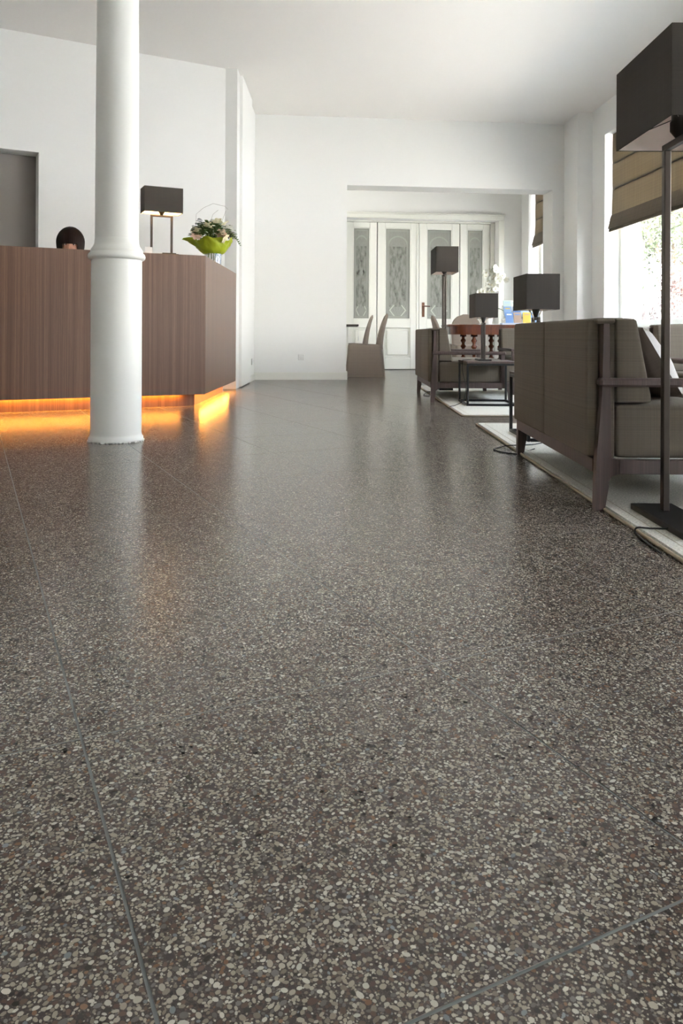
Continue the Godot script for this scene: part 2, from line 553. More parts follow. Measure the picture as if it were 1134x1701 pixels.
	for s in [[P(-1.1375, 9.74, 0.25), PI / 2, "small white wall socket low on the return wall"], [P(-0.53, far_d(-0.53) - 0.006, 0.3), 0.0, "round white socket cover low on the far wall"]]:
		var o := thing("wall_socket", s[2], "socket", s[0], s[1])
		m = MB.new(); m.box(Vector3.ZERO, Vector3(0.08, 0.08, 0.012), 0.004)
		obj("plate", m, M.white_plastic, o)
		m = MB.new(); m.lathe([[0.0, 0.0075], [0.02, 0.0075], [0.024, 0.006]], Vector3.ZERO, 16, Basis(Vector3.RIGHT, PI / 2))
		obj("socket_ring", m, M.white_plastic, o)

func build_window(k: int, a: Vector2, b: Vector2, mull: Array, y0 := SILL, y1 := HEAD) -> void:   # a, b = (x, depth) ends of the frame line
	var o := Node3D.new()
	o.name = "window_%d" % k
	add_child(o)
	tag(o, ["white framed window near the entrance end", "white framed window beside the near seating group", "tall white framed window behind the sofas with garden view", "white framed window of the dining room beyond the opening"][k], "window", "", "structure")
	var pa := P(a.x, a.y); var pb := P(b.x, b.y)
	var dir := (pb - pa).normalized()
	var side := dir.cross(Vector3.UP)
	var bs := Basis(dir, Vector3.UP, -side)
	var len_ := pa.distance_to(pb)
	var at := Transform3D(bs, pa)
	var put := func(called: String, mid: Vector3, size: Vector3, mt: Material, bevel := 0.006) -> void:
		var m := MB.new(); m.box(mid, size, bevel)
		obj(called, m, mt, o, at)
	var hh := y1 - y0
	put.call("frame_jamb", Vector3(0.04, y0 + hh / 2, 0), Vector3(0.08, hh, 0.09), M.trim_paint)
	put.call("frame_jamb", Vector3(len_ - 0.04, y0 + hh / 2, 0), Vector3(0.08, hh, 0.09), M.trim_paint)
	put.call("frame_head", Vector3(len_ / 2, y1 - 0.04, 0), Vector3(len_ - 0.16, 0.08, 0.09), M.trim_paint)
	put.call("frame_sill", Vector3(len_ / 2, y0 + 0.045, 0), Vector3(len_ - 0.16, 0.09, 0.09), M.trim_paint)
	var cuts := [0.08]
	for t in mull:
		put.call("mullion", Vector3(len_ * t, y0 + hh / 2, 0), Vector3(0.06, hh - 0.17, 0.08), M.trim_paint)
		cuts.append(len_ * t - 0.03); cuts.append(len_ * t + 0.03)
	cuts.append(len_ - 0.08)
	for i in range(0, cuts.size(), 2):
		put.call("pane", Vector3((cuts[i] + cuts[i + 1]) / 2, y0 + hh / 2, 0.005), Vector3(cuts[i + 1] - cuts[i], hh - 0.17, 0.0001), M.window_glass, 0.0)
	if k == 2:
		put.call("handle", Vector3(len_ * 0.494, 1.25, -0.05), Vector3(0.02, 0.13, 0.03), M.white_plastic, 0.005)
		put.call("window_board", Vector3(len_ / 2, y0 + 0.012, -0.14), Vector3(len_, 0.024, 0.2), M.trim_paint)

func build_blind(a: Vector2, b: Vector2, top: float, low: float, label: String) -> void:
	var pa := P(a.x, a.y); var pb := P(b.x, b.y)
	var o := thing("roman_blind", label, "blind", pa)
	var dir := (pb - pa).normalized()
	var room := Vector3.UP.cross(dir).normalized()       # towards the room
	if room.x > 0: room = -room
	var bs := Basis(dir, Vector3.UP, dir.cross(Vector3.UP))
	var L := pa.distance_to(pb)
	var inw := 1.0 if bs.z.dot(room) > 0 else -1.0
	var at := Transform3D(bs, Vector3.ZERO)
	var r := RandomNumberGenerator.new(); r.seed = 77
	var f := noise(9, 0.8, 2)
	var sheet := func(called: String, prof: Array, mt: Material) -> void:   # prof: [height, distance into the room]
		var rows := []
		var n := 40
		for p in prof:
			var row := PackedVector3Array()
			for i in n + 1:
				var x := L * i / n
				row.append(Vector3(x, p[0], inw * (p[1] + 0.003 * f.get_noise_2d(x * 3.0, p[0] * 4.0))))
			rows.append(row)
		var m := MB.new(); m.grid(rows, false)
		obj(called, m, mt, o, at)
	var s1 := top - (top - low) * 0.31
	var s2 := top - (top - low) * 0.57
	var s3 := low + 0.20
	sheet.call("fabric_panel", [[top, 0.0], [top - 0.1, 0.004], [s1 + 0.1, 0.006], [s1 + 0.004, 0.001], [s1 - 0.02, -0.008]], M.blind_linen)
	sheet.call("fabric_panel", [[s1 + 0.02, -0.004], [s1, 0.002], [s1 - 0.08, 0.006], [s2 + 0.08, 0.006], [s2 + 0.004, 0.001], [s2 - 0.02, -0.008]], M.blind_linen)
	sheet.call("fabric_panel", [[s2 + 0.02, -0.004], [s2, 0.002], [s2 - 0.08, 0.006], [s3 + 0.06, 0.01], [s3 - 0.02, 0.012], [low + 0.06, 0.0], [low + 0.05, -0.01]], M.blind_linen)
	sheet.call("folded_hem", [[s3 + 0.01, 0.016], [s3 - 0.03, 0.03], [low + 0.1, 0.045], [low + 0.045, 0.06], [low + 0.035, 0.055], [low + 0.045, 0.03], [low + 0.12, 0.01]], M.blind_linen)
	sheet.call("folded_hem", [[low + 0.12, 0.02], [low + 0.03, 0.045], [low + 0.005, 0.05], [low, 0.035], [low + 0.006, 0.015], [low + 0.1, -0.005]], M.blind_linen)
	for y in [s1 + 0.002, s2 + 0.002]:
		var m := MB.new(); m.beam(Vector3(0, y, inw * 0.004), Vector3(L, y, inw * 0.004), 0.007, 0.007)
		obj("batten", m, M.bronze_metal, o, at)
	var m2 := MB.new(); m2.box(Vector3(L / 2, top + 0.004, 0), Vector3(L, 0.01, 0.03), 0.002)
	obj("headrail", m2, M.white_plastic, o, at)

func etched_image(narrow: bool) -> Image:
	var w := 96 if narrow else 144
	var h := 512
	var img := Image.create(w, h, false, Image.FORMAT_RGBA8)
	var f := noise(51 if narrow else 52, 0.05, 4)
	var g := noise(53, 0.03, 4)
	for y in h:
		for x in w:
			var u := float(mini(x, w - 1 - x)) / w
			var e := float(mini(y, h - 1 - y))
			var frost := 0.96
			var tone := 0.58
			if absf(minf(u * w, e) - 13) < 1.2 or absf(minf(u * w, e) - 17) < 0.8: tone = 0.65
			if minf(u * w, e) > 18:
				var du := (x - w / 2.0) / (w / 2.0)
				var v := float(y) / h
				var n1 := f.get_noise_2d(absf(x - w / 2.0) * 1.3, y * 0.7)
				var n2 := g.get_noise_2d(x * 1.6, y * 0.5)
				frost = 0.93
				tone = 0.59 + n1 * 0.03
				if v > 0.2 and v < 0.86 and absf(du) < 0.66:
					frost = clampf(0.78 + n2 * 0.5 - n1 * 0.25, 0.45, 0.95)
				if v < 0.2 and absf(Vector2(du * 1.3, (v - 0.2) * 9.0).length() - 1.0) < 0.07: tone = 0.66
				if v > 0.84:
					var vv := (v - 0.84) / 0.12
					if absf(absf(du) - 0.62 + 0.34 * absf(vv * 2.0 - 1.0)) < 0.05: tone = 0.80
					elif sin(atan2(vv - 1.2, du * 1.4) * 18.0) > 0.6: tone = 0.62
			img.set_pixel(x, y, Color(tone * 0.985, tone, tone * 0.945, frost))
	return img

func build_french_doors() -> void:
	var c := BW(1.354)
	var turn := -atan(-0.1)
	var o := Node3D.new()
	o.name = "door_1"; add_child(o)
	o.position = P(c.x, c.y); o.rotation.y = turn
	tag(o, "white glazed double doors with etched sidelights in the dining room", "door", "", "structure")
	var glass_wide := mat("etched_glass_wide", Color.WHITE, 0.35)
	glass_wide.albedo_texture = ImageTexture.create_from_image(etched_image(false)); glass_wide.transparency = BaseMaterial3D.TRANSPARENCY_ALPHA
	var glass_slim := mat("etched_glass_slim", Color.WHITE, 0.35)
	glass_slim.albedo_texture = ImageTexture.create_from_image(etched_image(true)); glass_slim.transparency = BaseMaterial3D.TRANSPARENCY_ALPHA
	var Z := -0.27
	var put := func(parent: Node, called: String, x0: float, x1: float, y0: float, y1: float, z: float, t: float, bevel := 0.006) -> Node:
		var m := MB.new(); m.box(Vector3((x0 + x1) / 2, (y0 + y1) / 2, z), Vector3(x1 - x0, y1 - y0, t), bevel)
		return obj(called, m, M.trim_paint, parent)
	# casing on the wall face
	put.call(o, "casing", -1.43, -1.335, 0.0, 2.57, 0.012, 0.03)
	put.call(o, "casing", 1.335, 1.43, 0.0, 2.57, 0.012, 0.03)
	put.call(o, "casing", -1.43, 1.43, 2.57, 2.645, 0.012, 0.03)
	put.call(o, "cornice", -1.45, 1.45, 2.645, 2.67, 0.02, 0.05)
	for s in [-1.0, 1.0]:
		put.call(o, "frame_post", minf(s * 1.27, s * 1.34), maxf(s * 1.27, s * 1.34), 0, 2.57, Z, 0.08)
	put.call(o, "frame_head", -1.27, 1.27, 2.545, 2.575, Z, 0.08)
	var leaves := [[-1.262, -0.732, 0.12], [-0.718, -0.007, 0.133], [0.007, 0.718, 0.133], [0.732, 1.262, 0.12]]
	for i in 4:
		var x0: float = leaves[i][0]; var x1: float = leaves[i][1]; var s: float = leaves[i][2]
		var slim := i == 0 or i == 3
		var leaf := Node3D.new()
		leaf.name = "sidelight" if slim else "door_leaf"
		o.add_child(leaf, true)
		put.call(leaf, "stile", x0, x0 + s, 0.01, 2.54, Z, 0.05)
		put.call(leaf, "stile", x1 - s, x1, 0.01, 2.54, Z, 0.05)
		put.call(leaf, "rail", x0 + s, x1 - s, 2.443, 2.54, Z, 0.05)
		put.call(leaf, "rail", x0 + s, x1 - s, 0.723, 0.871, Z, 0.05)
		put.call(leaf, "rail", x0 + s, x1 - s, 0.01, 0.209, Z, 0.05)
		put.call(leaf, "panel_field", x0 + s, x1 - s, 0.209, 0.723, Z - 0.017, 0.012)
		put.call(leaf, "raised_panel", x0 + s + 0.035, x1 - s - 0.035, 0.25, 0.682, Z - 0.002, 0.022, 0.018)
		for y in [[0.871, 0.015], [2.428, 0.015]]:
			put.call(leaf, "glazing_bead", x0 + s, x1 - s, y[0], y[0] + y[1], Z + 0.012, 0.02, 0.004)
		for x in [x0 + s, x1 - s - 0.015]:
			put.call(leaf, "glazing_bead", x, x + 0.015, 0.886, 2.428, Z + 0.012, 0.02, 0.004)
		if i == 1: put.call(leaf, "astragal", x1 - 0.03, x1 + 0.006, 0.02, 2.53, Z + 0.032, 0.016, 0.006)
		var m := MB.new()
		m.uvquad(Vector3(x0 + s, 0.871, Z), Vector3(x1 - s, 0.871, Z), Vector3(x1 - s, 2.443, Z), Vector3(x0 + s, 2.443, Z), Rect2(0, 0, 1, 1))
		obj("etched_pane", m, glass_slim if slim else glass_wide, leaf)
		if i == 2:
			m = MB.new(); m.box(Vector3(0.082, 1.04, Z + 0.03), Vector3(0.045, 0.25, 0.008), 0.004)
			obj("handle_plate", m, M.brass_dark, leaf)
			m = MB.new(); m.tube([Vector3(0.082, 1.1, Z + 0.03), Vector3(0.082, 1.1, Z + 0.075), Vector3(0.1, 1.1, Z + 0.08), Vector3(0.19, 1.095, Z + 0.08)], 0.01, 8)
			obj("lever", m, M.brass_dark, leaf)

# ---------------------------------------------------------------- terrazzo floor
const PITCH := 0.612
const GAP := 0.004
const TPX := 1024
var chips := []      # per tile variant: [centre, outline points (tile metres), colour]

func chip_colour(r: RandomNumberGenerator) -> Color:
	var k := r.randf()
	var b := r.randf_range(-0.05, 0.05)
	if k < 0.33: return Color(0.625 + b, 0.60 + b, 0.545 + b)
	if k < 0.46: return Color(0.73 + b, 0.715 + b, 0.67 + b)
	if k < 0.62: return Color(0.49 + b, 0.455 + b, 0.41 + b)
	if k < 0.74: return Color(0.41 + b, 0.395 + b, 0.38 + b)
	if k < 0.88: return Color(0.34 + b, 0.28 + b, 0.25 + b)
	if k < 0.915: return Color(0.46 + b, 0.36 + b, 0.29 + b)
	if k < 0.935: return Color(0.46 + b, 0.475 + b, 0.49 + b)
	return Color(0.20 + b, 0.18 + b, 0.172 + b)

func lay_chips() -> Image:
	var img := Image.create(TPX * 2, TPX * 2, false, Image.FORMAT_RGB8)
	var r := RandomNumberGenerator.new(); r.seed = 20
	var patch := Image.create(256, 256, false, Image.FORMAT_RGB8)
	var f := noise(8, 0.05, 3)
	for y in 256:
		for x in 256:
			var k := 0.228 + f.get_noise_2d(x, y) * 0.05 + r.randf_range(-0.05, 0.05)
			if r.randf() < 0.10: k += r.randf_range(0.05, 0.2)
			patch.set_pixel(x, y, Color(k * 1.06, k * 0.96, k * 0.90))
	for y in 8:
		for x in 8: img.blit_rect(patch, Rect2i(0, 0, 256, 256), Vector2i(x * 256, y * 256))
	var data := img.get_data()
	var W := TPX * 2
	var side := PITCH - GAP
	for vi in 4:
		var list := []
		var cell := 0.0065
		var cells := int(ceil(side / cell))
		var hash_ := {}
		for cls in [[0.0038, 260, 0.96], [0.0030, 2200, 0.94], [0.0023, 9500, 0.92], [0.0017, 26000, 0.9], [0.0011, 42000, 0.88]]:
			for k in int(cls[1]):
				var rad: float = cls[0] * r.randf_range(0.85, 1.12)
				var p := Vector2(r.randf() * side, r.randf() * side)
				var ci := int(p.x / cell); var cj := int(p.y / cell)
				var ok := true
				for j in range(cj - 1, cj + 2):
					for i in range(ci - 1, ci + 2):
						if hash_.has(j * cells + i):
							for o in hash_[j * cells + i]:
								if p.distance_squared_to(Vector2(o.x, o.y)) < (rad + o.z) * (rad + o.z) * cls[2] * cls[2]:
									ok = false; break
						if not ok: break
					if not ok: break
				if not ok: continue
				var key := cj * cells + ci
				if not hash_.has(key): hash_[key] = []
				hash_[key].append(Vector3(p.x, p.y, rad))
				# outline: a worn, slightly long pebble
				var n := 9 if rad > 0.0021 else 7
				var ang := r.randf() * TAU
				var asp := r.randf_range(0.66, 0.95)
				var ph := r.randf() * TAU
				var poly := PackedVector2Array()
				for q in n:
					var a := TAU * q / n
					var rr := rad * (1.0 + 0.13 * sin(2 * a + ph) + 0.09 * r.randf_range(-1, 1))
					poly.append(p + Vector2(cos(a) * rr * (1.08 / sqrt(asp)) * 0.98, sin(a) * rr * sqrt(asp)).rotated(ang))
				list.append([p, poly, chip_colour(r), rad])
		chips.append(list)
		# print the chips into this quarter of the texture
		var ox := (vi % 2) * TPX
		var oy := (vi / 2) * TPX
		var s := TPX / side
		for ch in list:
			var poly: PackedVector2Array = ch[1]
			var n := poly.size()
			var lo := 1e9; var hi := -1e9
			for q in poly: lo = minf(lo, q.y); hi = maxf(hi, q.y)
			var R := int(clampf(ch[2].r, 0, 1) * 255); var G := int(clampf(ch[2].g, 0, 1) * 255); var B := int(clampf(ch[2].b, 0, 1) * 255)
			for y in range(maxi(0, int(lo * s)), mini(TPX - 1, int(hi * s)) + 1):
				var yc := (y + 0.5) / s
				var x0 := 1e9; var x1 := -1e9
				for q in n:
					var a := poly[q]; var b := poly[(q + 1) % n]
					if (a.y <= yc) != (b.y <= yc):
						var xx := a.x + (b.x - a.x) * (yc - a.y) / (b.y - a.y)
						x0 = minf(x0, xx); x1 = maxf(x1, xx)
				for x in range(maxi(0, int(x0 * s + 0.5)), mini(TPX, int(x1 * s + 0.5))):
					var i := ((oy + y) * W + ox + x) * 3
					data[i] = R; data[i + 1] = G; data[i + 2] = B
	return Image.create_from_data(W, W, false, Image.FORMAT_RGB8, data)

func to_frame(p: Vector3) -> Vector2:
	var d := -p.z
	return MID + Vector2(p.x, EYE - p.y) * FOCAL / d

func build_floor() -> void:
	var stone := mat("polished_terrazzo", Color.WHITE, 0.21)
	stone.albedo_texture = ImageTexture.create_from_image(lay_chips())
	var chip := mat("polished_chip", Color.WHITE, 0.21)
	chip.vertex_color_use_as_albedo = true
	for q in [stone, chip]:
		q.metallic_specular = 0.36
	var root := Node3D.new()
	root.name = "floor"; add_child(root)
	tag(root, "polished grey terrazzo floor of large square slabs with pale joints", "floor", "", "structure")
	var m := MB.new()
	plan([Vector2(-5.8, -4.3), Vector2(right_x(-4.3) + 0.3, -4.3), Vector2(right_x(9.9) + 0.3, 9.9), Vector2(3.4, 16.2), Vector2(-5.8, 16.2)], -0.2, -0.0008, m)
	obj("joint_bed", m, M.grout, root)
	# tile variants: square slab with its own quarter of the texture
	var half := (PITCH - GAP) / 2
	var kinds := []
	for vi in 4:
		m = MB.new()
		m.uvquad(Vector3(-half, 0, half), Vector3(half, 0, half), Vector3(half, 0, -half), Vector3(-half, 0, -half), Rect2((vi % 2) * 0.5, (vi / 2) * 0.5, 0.5, 0.5))
		for s in [[-1, 1, 1, 1], [1, 1, 1, -1], [1, -1, -1, -1], [-1, -1, -1, 1]]:
			m.quad(Vector3(s[0] * half, -0.012, s[1] * half), Vector3(s[2] * half, -0.012, s[3] * half), Vector3(s[2] * half, 0, s[3] * half), Vector3(s[0] * half, 0, s[1] * half))
		kinds.append(m.mesh())
	var u := Vector2(0.9008, 0.4342)      # joint directions on the plan
	var v := Vector2(-0.4342, 0.9008)
	var u0 := 0.1476
	var v0 := 0.574
	var r := RandomNumberGenerator.new(); r.seed = 4
	var turn := atan2(u.y, u.x)
	var rest := SurfaceTool.new()
	rest.begin(Mesh.PRIMITIVE_TRIANGLES)
	var near := []
	var limit := PackedVector2Array([Vector2(-5.75, -4.25), Vector2(right_x(-4.3) + 0.25, -4.25), Vector2(right_x(9.9) + 0.2, 9.9), Vector2(3.35, 16.15), Vector2(-5.75, 16.15)])
	for i in range(-16, 22):
		for j in range(-16, 28):
			var c := u * (u0 + (i + 0.5) * PITCH) + v * (v0 + (j + 0.5) * PITCH)
			var vi := r.randi() % 4
			var q := r.randi() % 4
			if not Geometry2D.is_point_in_polygon(c, limit): continue
			var inside := true
			for s in [[-1, -1], [1, -1], [1, 1], [-1, 1]]:
				if not Geometry2D.is_point_in_polygon(c + u * s[0] * 0.3 + v * s[1] * 0.3, limit): inside = false
			if not inside and c.y < 9.0: continue
			var xf := Transform3D(Basis(Vector3.UP, turn + q * PI / 2), P(c.x, c.y))
			var seen := false
			for s in [[-1, -1], [1, -1], [1, 1], [-1, 1], [0, 0]]:
				var e: Vector2 = c + (u * s[0] + v * s[1]) * half
				if e.y > 0.3:
					var f := to_frame(P(e.x, e.y))
					if f.x > -20 and f.x < 1154 and f.y < 1740 and e.y < 13.2: seen = true
			if seen and (c.x < -1.15 and c.y > 8.42 + (c.x + 1.15) * 0.543 + 0.4): seen = false
			if seen:
				var o := MeshInstance3D.new()
				o.mesh = kinds[vi]; o.material_override = stone; o.name = "floor_slab"
				root.add_child(o, true)
				o.transform = xf
				if c.y < 2.0: near.append([o, vi, xf])
			else:
				rest.append_from(kinds[vi], 0, xf)
	var ro := obj("outer_slabs", rest.commit(), stone, root)
	ro.set_meta("kind", "stuff")
	# the stone chips close to the lens are real inlays, a breath proud of the slab
	var big := []
	var groups := {}
	for t in near:
		var xf: Transform3D = t[2]
		var idx := 0
		for ch in chips[t[1]]:
			idx += 1
			var p: Vector2 = ch[0] - Vector2(half, half)
			var w: Vector3 = xf * Vector3(p.x, 0, p.y)
			if -w.z < 0.58 or -w.z > 1.15: continue
			var f := to_frame(w)
			if f.x < -30 or f.x > 1164: continue
			var ok := true
			for q in ch[1]:
				if q.x < 0.0002 or q.y < 0.0002 or q.x > half * 2 - 0.0002 or q.y > half * 2 - 0.0002: ok = false
			if not ok or ch[3] < 0.0013: continue
			if f.x > 5 and f.x < 1129 and f.y < 1690: big.append([ch[3] / -w.z, t[0], ch])
			if not groups.has(t[0]): groups[t[0]] = []
			groups[t[0]].append(ch)
	big.sort_custom(func(a, b): return a[0] > b[0])
	var single := {}
	for k in mini(290, big.size()):
		single[big[k][2]] = big[k][1]
	for t in groups:
		var mm := MB.new(); mm.tinted = true
		for ch in groups[t]:
			var on = single.get(ch)
			if on == t:
				var one := MB.new(); one.tinted = true
				inlay(one, ch, half)
				var o := obj("stone_chip", one, chip, t)
				continue
			inlay(mm, ch, half)
		var o := obj("inlaid_chips", mm, chip, t)
		o.set_meta("kind", "stuff")

func inlay(mm: MB, ch: Array, half: float) -> void:
	mm.tint = (ch[2] as Color).srgb_to_linear()
	var y := 0.00012
	var poly: PackedVector2Array = ch[1]
	var n := poly.size()
	var o := mm.vert(Vector3(ch[0].x - half, y, ch[0].y - half), Vector3.UP)
	for q in poly: mm.vert(Vector3(q.x - half, y, q.y - half), Vector3.UP)
	for q in n:
		var a := o + 1 + q
		var b := o + 1 + (q + 1) % n
		var ea := mm.v[a] - mm.v[o]; var eb := mm.v[b] - mm.v[o]
		if ea.cross(eb).y > 0: mm.ix.append_array(PackedInt32Array([o, b, a]))
		else: mm.ix.append_array(PackedInt32Array([o, a, b]))

# ---------------------------------------------------------------- outdoors
func leaf_cloud(m: MB, mid: Vector3, rad: Vector3, count: int, size: float, cols: Array, r: RandomNumberGenerator, shell := 0.55) -> void:
	m.tinted = true
	for k in count:
		var d := Vector3(r.randfn(), r.randfn(), r.randfn()).normalized()
		var p := mid + d * rad * lerpf(shell, 1.0, pow(r.randf(), 0.6))
		var a := Vector3(r.randfn(), r.randfn(), r.randfn()).normalized() * size * r.randf_range(0.6, 1.3)
		var b := a.cross(Vector3(r.randfn(), r.randfn(), r.randfn()).normalized()).normalized() * size * 0.5
		m.tint = (cols[r.randi() % cols.size()] as Color).srgb_to_linear()
		m.quad(p - a, p + b, p + a, p - b)

func build_outdoors() -> void:
	var m := MB.new()
	plan([Vector2(3.7, -30), Vector2(70, -30), Vector2(70, 60), Vector2(3.7, 60)], -0.5, -0.3, m)
	var g := obj("ground", m, M.paving)
	tag(g, "pale sunlit paving outside the windows", "ground", "", "structure")
	# white wing of the house
	var o := thing("house_wing", "white rendered house wing with wooden eave seen through the window", "building", P(6.2, 22, -0.3))
	m = MB.new(); m.box(Vector3(0, 2.0, -1.5), Vector3(4.9, 4.0, 3.0))
	obj("wall", m, M.render_white, o)
	m = MB.new(); m.box(Vector3(0, 4.08, -1.3), Vector3(5.4, 0.16, 3.6), 0.02)
	obj("eave", m, M.eave_wood, o)
	var greens := [Color(0.075, 0.145, 0.022), Color(0.105, 0.18, 0.035), Color(0.05, 0.105, 0.016), Color(0.14, 0.205, 0.05)]
	var reds := [Color(0.19, 0.10, 0.10), Color(0.24, 0.14, 0.14), Color(0.14, 0.10, 0.11), Color(0.28, 0.19, 0.18)]
	var darks := [Color(0.09, 0.075, 0.085), Color(0.12, 0.10, 0.115), Color(0.07, 0.07, 0.07)]
	var k := 0
	for s in [[7.3, 17.0, 3.5, 2.0, "leafy green garden tree close beside the white house wing"], [11.5, 20.0, 4.2, 2.6, "broad green tree standing farther along the garden"], [12.6, 13.0, 4.0, 2.3, "green garden tree opposite the middle of the sofas"], [9.0, 7.0, 4.0, 2.4, "green garden tree beside the near window"], [14.0, 26.0, 4.6, 3.2, "large green tree at the back of the garden"]]:
		var r := RandomNumberGenerator.new(); r.seed = 100 + k
		var t := thing("garden_tree", s[4], "tree", P(s[0], s[1], -0.3), 0.0, "trees in the garden")
		m = MB.new()
		m.tube([Vector3.ZERO, Vector3(0.05, 1.0, 0.02), Vector3(0.0, 2.2, 0.08), Vector3(0.1, 3.4, 0.0)], [0.14, 0.11, 0.09, 0.05], 10)
		for b in 5:
			var a := TAU * b / 5
			m.tube([Vector3(0, 1.9 + 0.2 * b, 0.05), Vector3(cos(a) * 0.6, 2.5 + 0.2 * b, sin(a) * 0.6), Vector3(cos(a) * 1.2, 2.9 + 0.2 * b, sin(a) * 1.2)], [0.05, 0.035, 0.015], 6)
		obj("trunk", m, M.bark, t)
		m = MB.new()
		for b in 16:
			var c: Vector3 = Vector3(r.randfn() * 0.42, r.randfn() * 0.35, r.randfn() * 0.42) * s[3] + Vector3(0, s[2], 0)
			leaf_cloud(m, c, Vector3(0.5, 0.38, 0.5) * s[3], 800, 0.06, greens, r, 0.3)
		obj("foliage", m, M.outdoor_foliage, t).set_meta("kind", "stuff")
		k += 1
	for s in [[5.75, 13.6, 0.75, 0.55, 0.7, darks, "dark purple garden bush behind the thin pole"], [6.6, 15.2, 1.35, 0.75, 0.8, reds, "reddish leafed shrub behind the dark bush"], [8.7, 14.4, 1.0, 0.8, 0.9, reds, "reddish shrub to the side of the slanting rail"], [5.5, 9.3, 0.75, 0.3, 0.16, greens, "low green planting just below the window sill"]]:
		var r := RandomNumberGenerator.new(); r.seed = 200 + k
		var t := thing("garden_shrub", s[6], "shrub", P(s[0], s[1], -0.3), 0.0, "shrubs in the garden")
		m = MB.new()
		for b in 5: m.tube([Vector3(0.04 * b - 0.08, 0, 0.03 * (b % 3)), Vector3(0.16 * b - 0.32, s[2] + 0.2, 0.1 * (b % 3) - 0.1)], 0.014, 5)
		obj("stems", m, M.bark, t)
		m = MB.new()
		for b in 8:
			var c: Vector3 = Vector3(r.randfn() * 0.4, r.randfn() * 0.3, r.randfn() * 0.4) * s[3] + Vector3(0, s[2] + 0.3, 0)
			leaf_cloud(m, c, Vector3(s[3], s[4], s[3]) * 0.6, 380, 0.04, s[5], r, 0.2)
		obj("foliage", m, M.outdoor_foliage, t).set_meta("kind", "stuff")
		k += 1
	m = MB.new(); m.tube([P(5.2, 13.0, -0.3), P(5.2, 13.0, 1.65)], 0.02, 10)
	tag(obj("garden_pole", m, M.galvanised), "thin grey pole standing in the garden before the dark bush", "pole")
	m = MB.new(); m.beam(P(4.75, 12.2, 1.75), P(5.45, 12.6, 0.4), 0.05, 0.05, 0.01)
	m.beam(P(5.45, 12.6, 0.4), P(5.45, 12.6, -0.3), 0.05, 0.05, 0.01)
	m.beam(P(4.75, 12.2, 1.75), P(4.75, 12.2, -0.3), 0.05, 0.05, 0.01)
	tag(obj("stair_rail", m, M.render_white), "slanting white handrail in the garden outside the window", "railing")

# ---------------------------------------------------------------- reception desk
const CORNER := Vector2(-1.112, 6.25)
const ALONG := Vector2(-0.901, -0.434)     # along the front, away from the corner
const INTO := Vector2(-0.434, 0.901)       # from the front into the desk
const DESK := 1.24

func strip_light(called: String, a: Vector2, b: Vector2, y: float, parent: Node, energy: float) -> void:
	var pa := P(a.x, a.y, y); var pb := P(b.x, b.y, y)
	var m := MB.new(); m.beam(pa, pb, 0.012, 0.006)
	obj(called, m, M.led_glow, parent)
	var l := AreaLight3D.new()
	l.name = called + "_light"
	add_child(l, true)
	var x := (pb - pa).normalized()
	l.transform = Transform3D(Basis(x, Vector3.UP.cross(x) * -1.0, Vector3.UP).orthonormalized(), (pa + pb) / 2 + Vector3(0, -0.005, 0))
	l.area_size = Vector2(pa.distance_to(pb), 0.012)
	l.area_normalize_energy = false
	l.light_color = Color(1.0, 0.64, 0.24); l.light_energy = energy
	l.area_range = 8.0
	l.shadow_enabled = true

